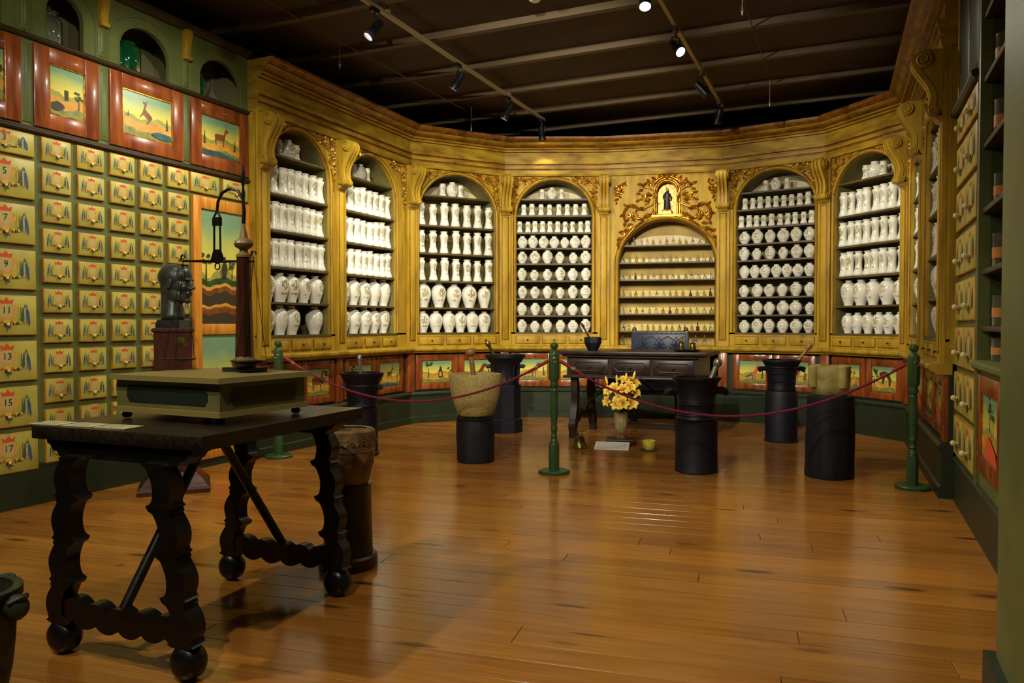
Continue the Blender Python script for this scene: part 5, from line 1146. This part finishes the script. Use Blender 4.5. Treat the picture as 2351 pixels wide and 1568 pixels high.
def spot(X_, Y_, aim, label, power, size=70, blend=.8):
    P = Vector((X_, Y_, ZT)); t = thing('track_spotlight', label, 'spotlight', P, 0, 'track spotlights')
    MB().box(-.02, .02, -.045, .045, -.035, .0).build('adapter', [spotblack], t)
    d = (Vector(aim) - (P + Vector((0, 0, -.17)))).normalized(); q = d.to_track_quat('-Z', 'Y').to_euler(); h = Vector((d.x, d.y, 0)).normalized(); sd = Vector((-h.y, h.x, 0))
    b = MB(); b.tube([(0, 0, -.03), (0, 0, -.085)], .008, 8)
    for e in (-1, 1): b.tube([Vector((0, 0, -.08)), sd * e * .042 + Vector((0, 0, -.085)), sd * e * .044 + Vector((0, 0, -.17))], .006, 6)
    b.build('yoke', [spotblack], t)
    c_ = obj('lamp_can', CAN, t, (0, 0, -.17), q); obj('lens', LENS, c_)
    ld = bpy.data.lights.new('spot_lamp', 'SPOT'); ld.energy = power; ld.spot_size = R(size); ld.spot_blend = blend; ld.shadow_soft_size = .035; ld.color = LAMP
    lo = bpy.data.objects.new('spot_lamp', ld); col.objects.link(lo); lo.parent = t; lo.location = Vector((0, 0, -.17)) + d * .075; lo.rotation_euler = q
    return t
SP = [(-3.56, 5.30, (-4.9, 3.9, 1.2), 'shines on the painted drawers', .5, 80), (-3.56, 6.75, (-4.9, 6.4, 1.5), 'shines on the first cabinets', .44, 80), (-3.56, 7.95, (-4.7, 7.6, 1.5), 'shines on the second cabinet', .34, 80), (-3.56, 9.0, (-3.5, 9.3, 2.0), 'hangs at its far end by the cornice', .12, 80),
      (-1.40, 5.60, (-.9, 4.0, .3), 'shines on the floor beside the ropes', .35, 80), (-1.40, 6.70, (.65, 5.0, 1.2), 'shines on the right wall drawers', .35, 85), (-1.40, 7.98, (.4, 8.9, 1.6), 'shines on the seventh cabinet', .4, 80), (-1.40, 9.1, (-2.0, 9.8, 1.9), 'shines on the saint niche', .08, 80),
      (-3.56, 3.6, (-4.95, 4.4, 2.2), 'shines on the painted doors', .35, 90), (-3.56, 4.5, (-4.3, 8.6, 1.6), 'shines on the third cabinet', 1.3, 60), (-1.40, 4.4, (-3.2, 9.5, 1.7), 'shines across to the fourth cabinet', 1.5, 60), (-1.40, 3.2, (-.9, 9.8, 1.7), 'shines on the sixth cabinet', 1.5, 55),
      (-3.56, 2.6, (-1.4, 9.7, 1.7), 'shines down the room to the sixth cabinet', 1.7, 50), (-1.40, 2.0, (-3.8, 9.2, 1.8), 'shines down the room to the corner cabinet', 2.8, 50), (-1.40, 1.2, (-4.9, 4.2, 1.2), 'is added out of view to brighten the bust', 1.1, 70),  # the bust spot is an unseen extra, added to brighten the near zone
      (-3.56, .8, (-1.6, 4.6, 0), 'is added out of view to brighten the open floor', .75, 90), (-1.40, .2, (-1.9, 3.2, .3), 'is added out of view to brighten the trestle table', .6, 90), (-1.40, 3.8, (-1.3, 6.0, 0), 'is added unseen to brighten the floor before the ropes', .5, 100), (-3.56, 1.7, (.42, 2.4, 1.0), 'is added unseen to brighten the green door jamb', .7, 60)]  # unseen extra spots, added only to lift floor, table and jamb
for i, (x, y, aim, lb, k, sz) in enumerate(SP): spot(x, y, aim, 'black track spotlight that %s' % lb, SPOT_W * k, sz)
for i, (x, y) in enumerate(((-4.27, 5.79), (-4.2, 8.3), (-.76, 6.03), (-.8, 8.65))):
    t = thing('pendant_sensor', 'tiny silver pendant on a thin cord %s' % ('near the first cabinet', 'above the third cabinet', 'above the bell mortar', 'above the sixth cabinet')[i], 'pendant', (x, y, ZC - .03)); L_ = .22
    MB().tube([(0, 0, 0), (0, 0, -L_)], .002, 5).build('cord', [trackm], t)
    MB().lathe([(0, -L_), (.006, -L_), (.009, -L_ - .03), (.016, -L_ - .045), (.008, -L_ - .05), (.006, -L_ - .075), (0, -L_ - .076)], 10).build('tip', [silver], t)
for x, lb in ((-4.35, 'near the drawer wall cabinets'), (-.82, 'near the right wall cabinets')): 
    t = thing('ceiling_cable', 'thin cable running under the ceiling beams %s' % lb, 'cable', (x, 0, ZC - .036)); MB().tube([(0, 0, 0), (0, 4, 0), (.02, 8.4, 0)], .005, 6).build('wire', [beamm], t)
t = thing('smoke_detector', 'round cream smoke detector on the ceiling', 'detector', (-2.38, 5.86, ZC + .03)); MB().lathe([(0, -.045), (.035, -.045), (.05, -.03), (.055, 0)], 20).build('cap', [pale], t)
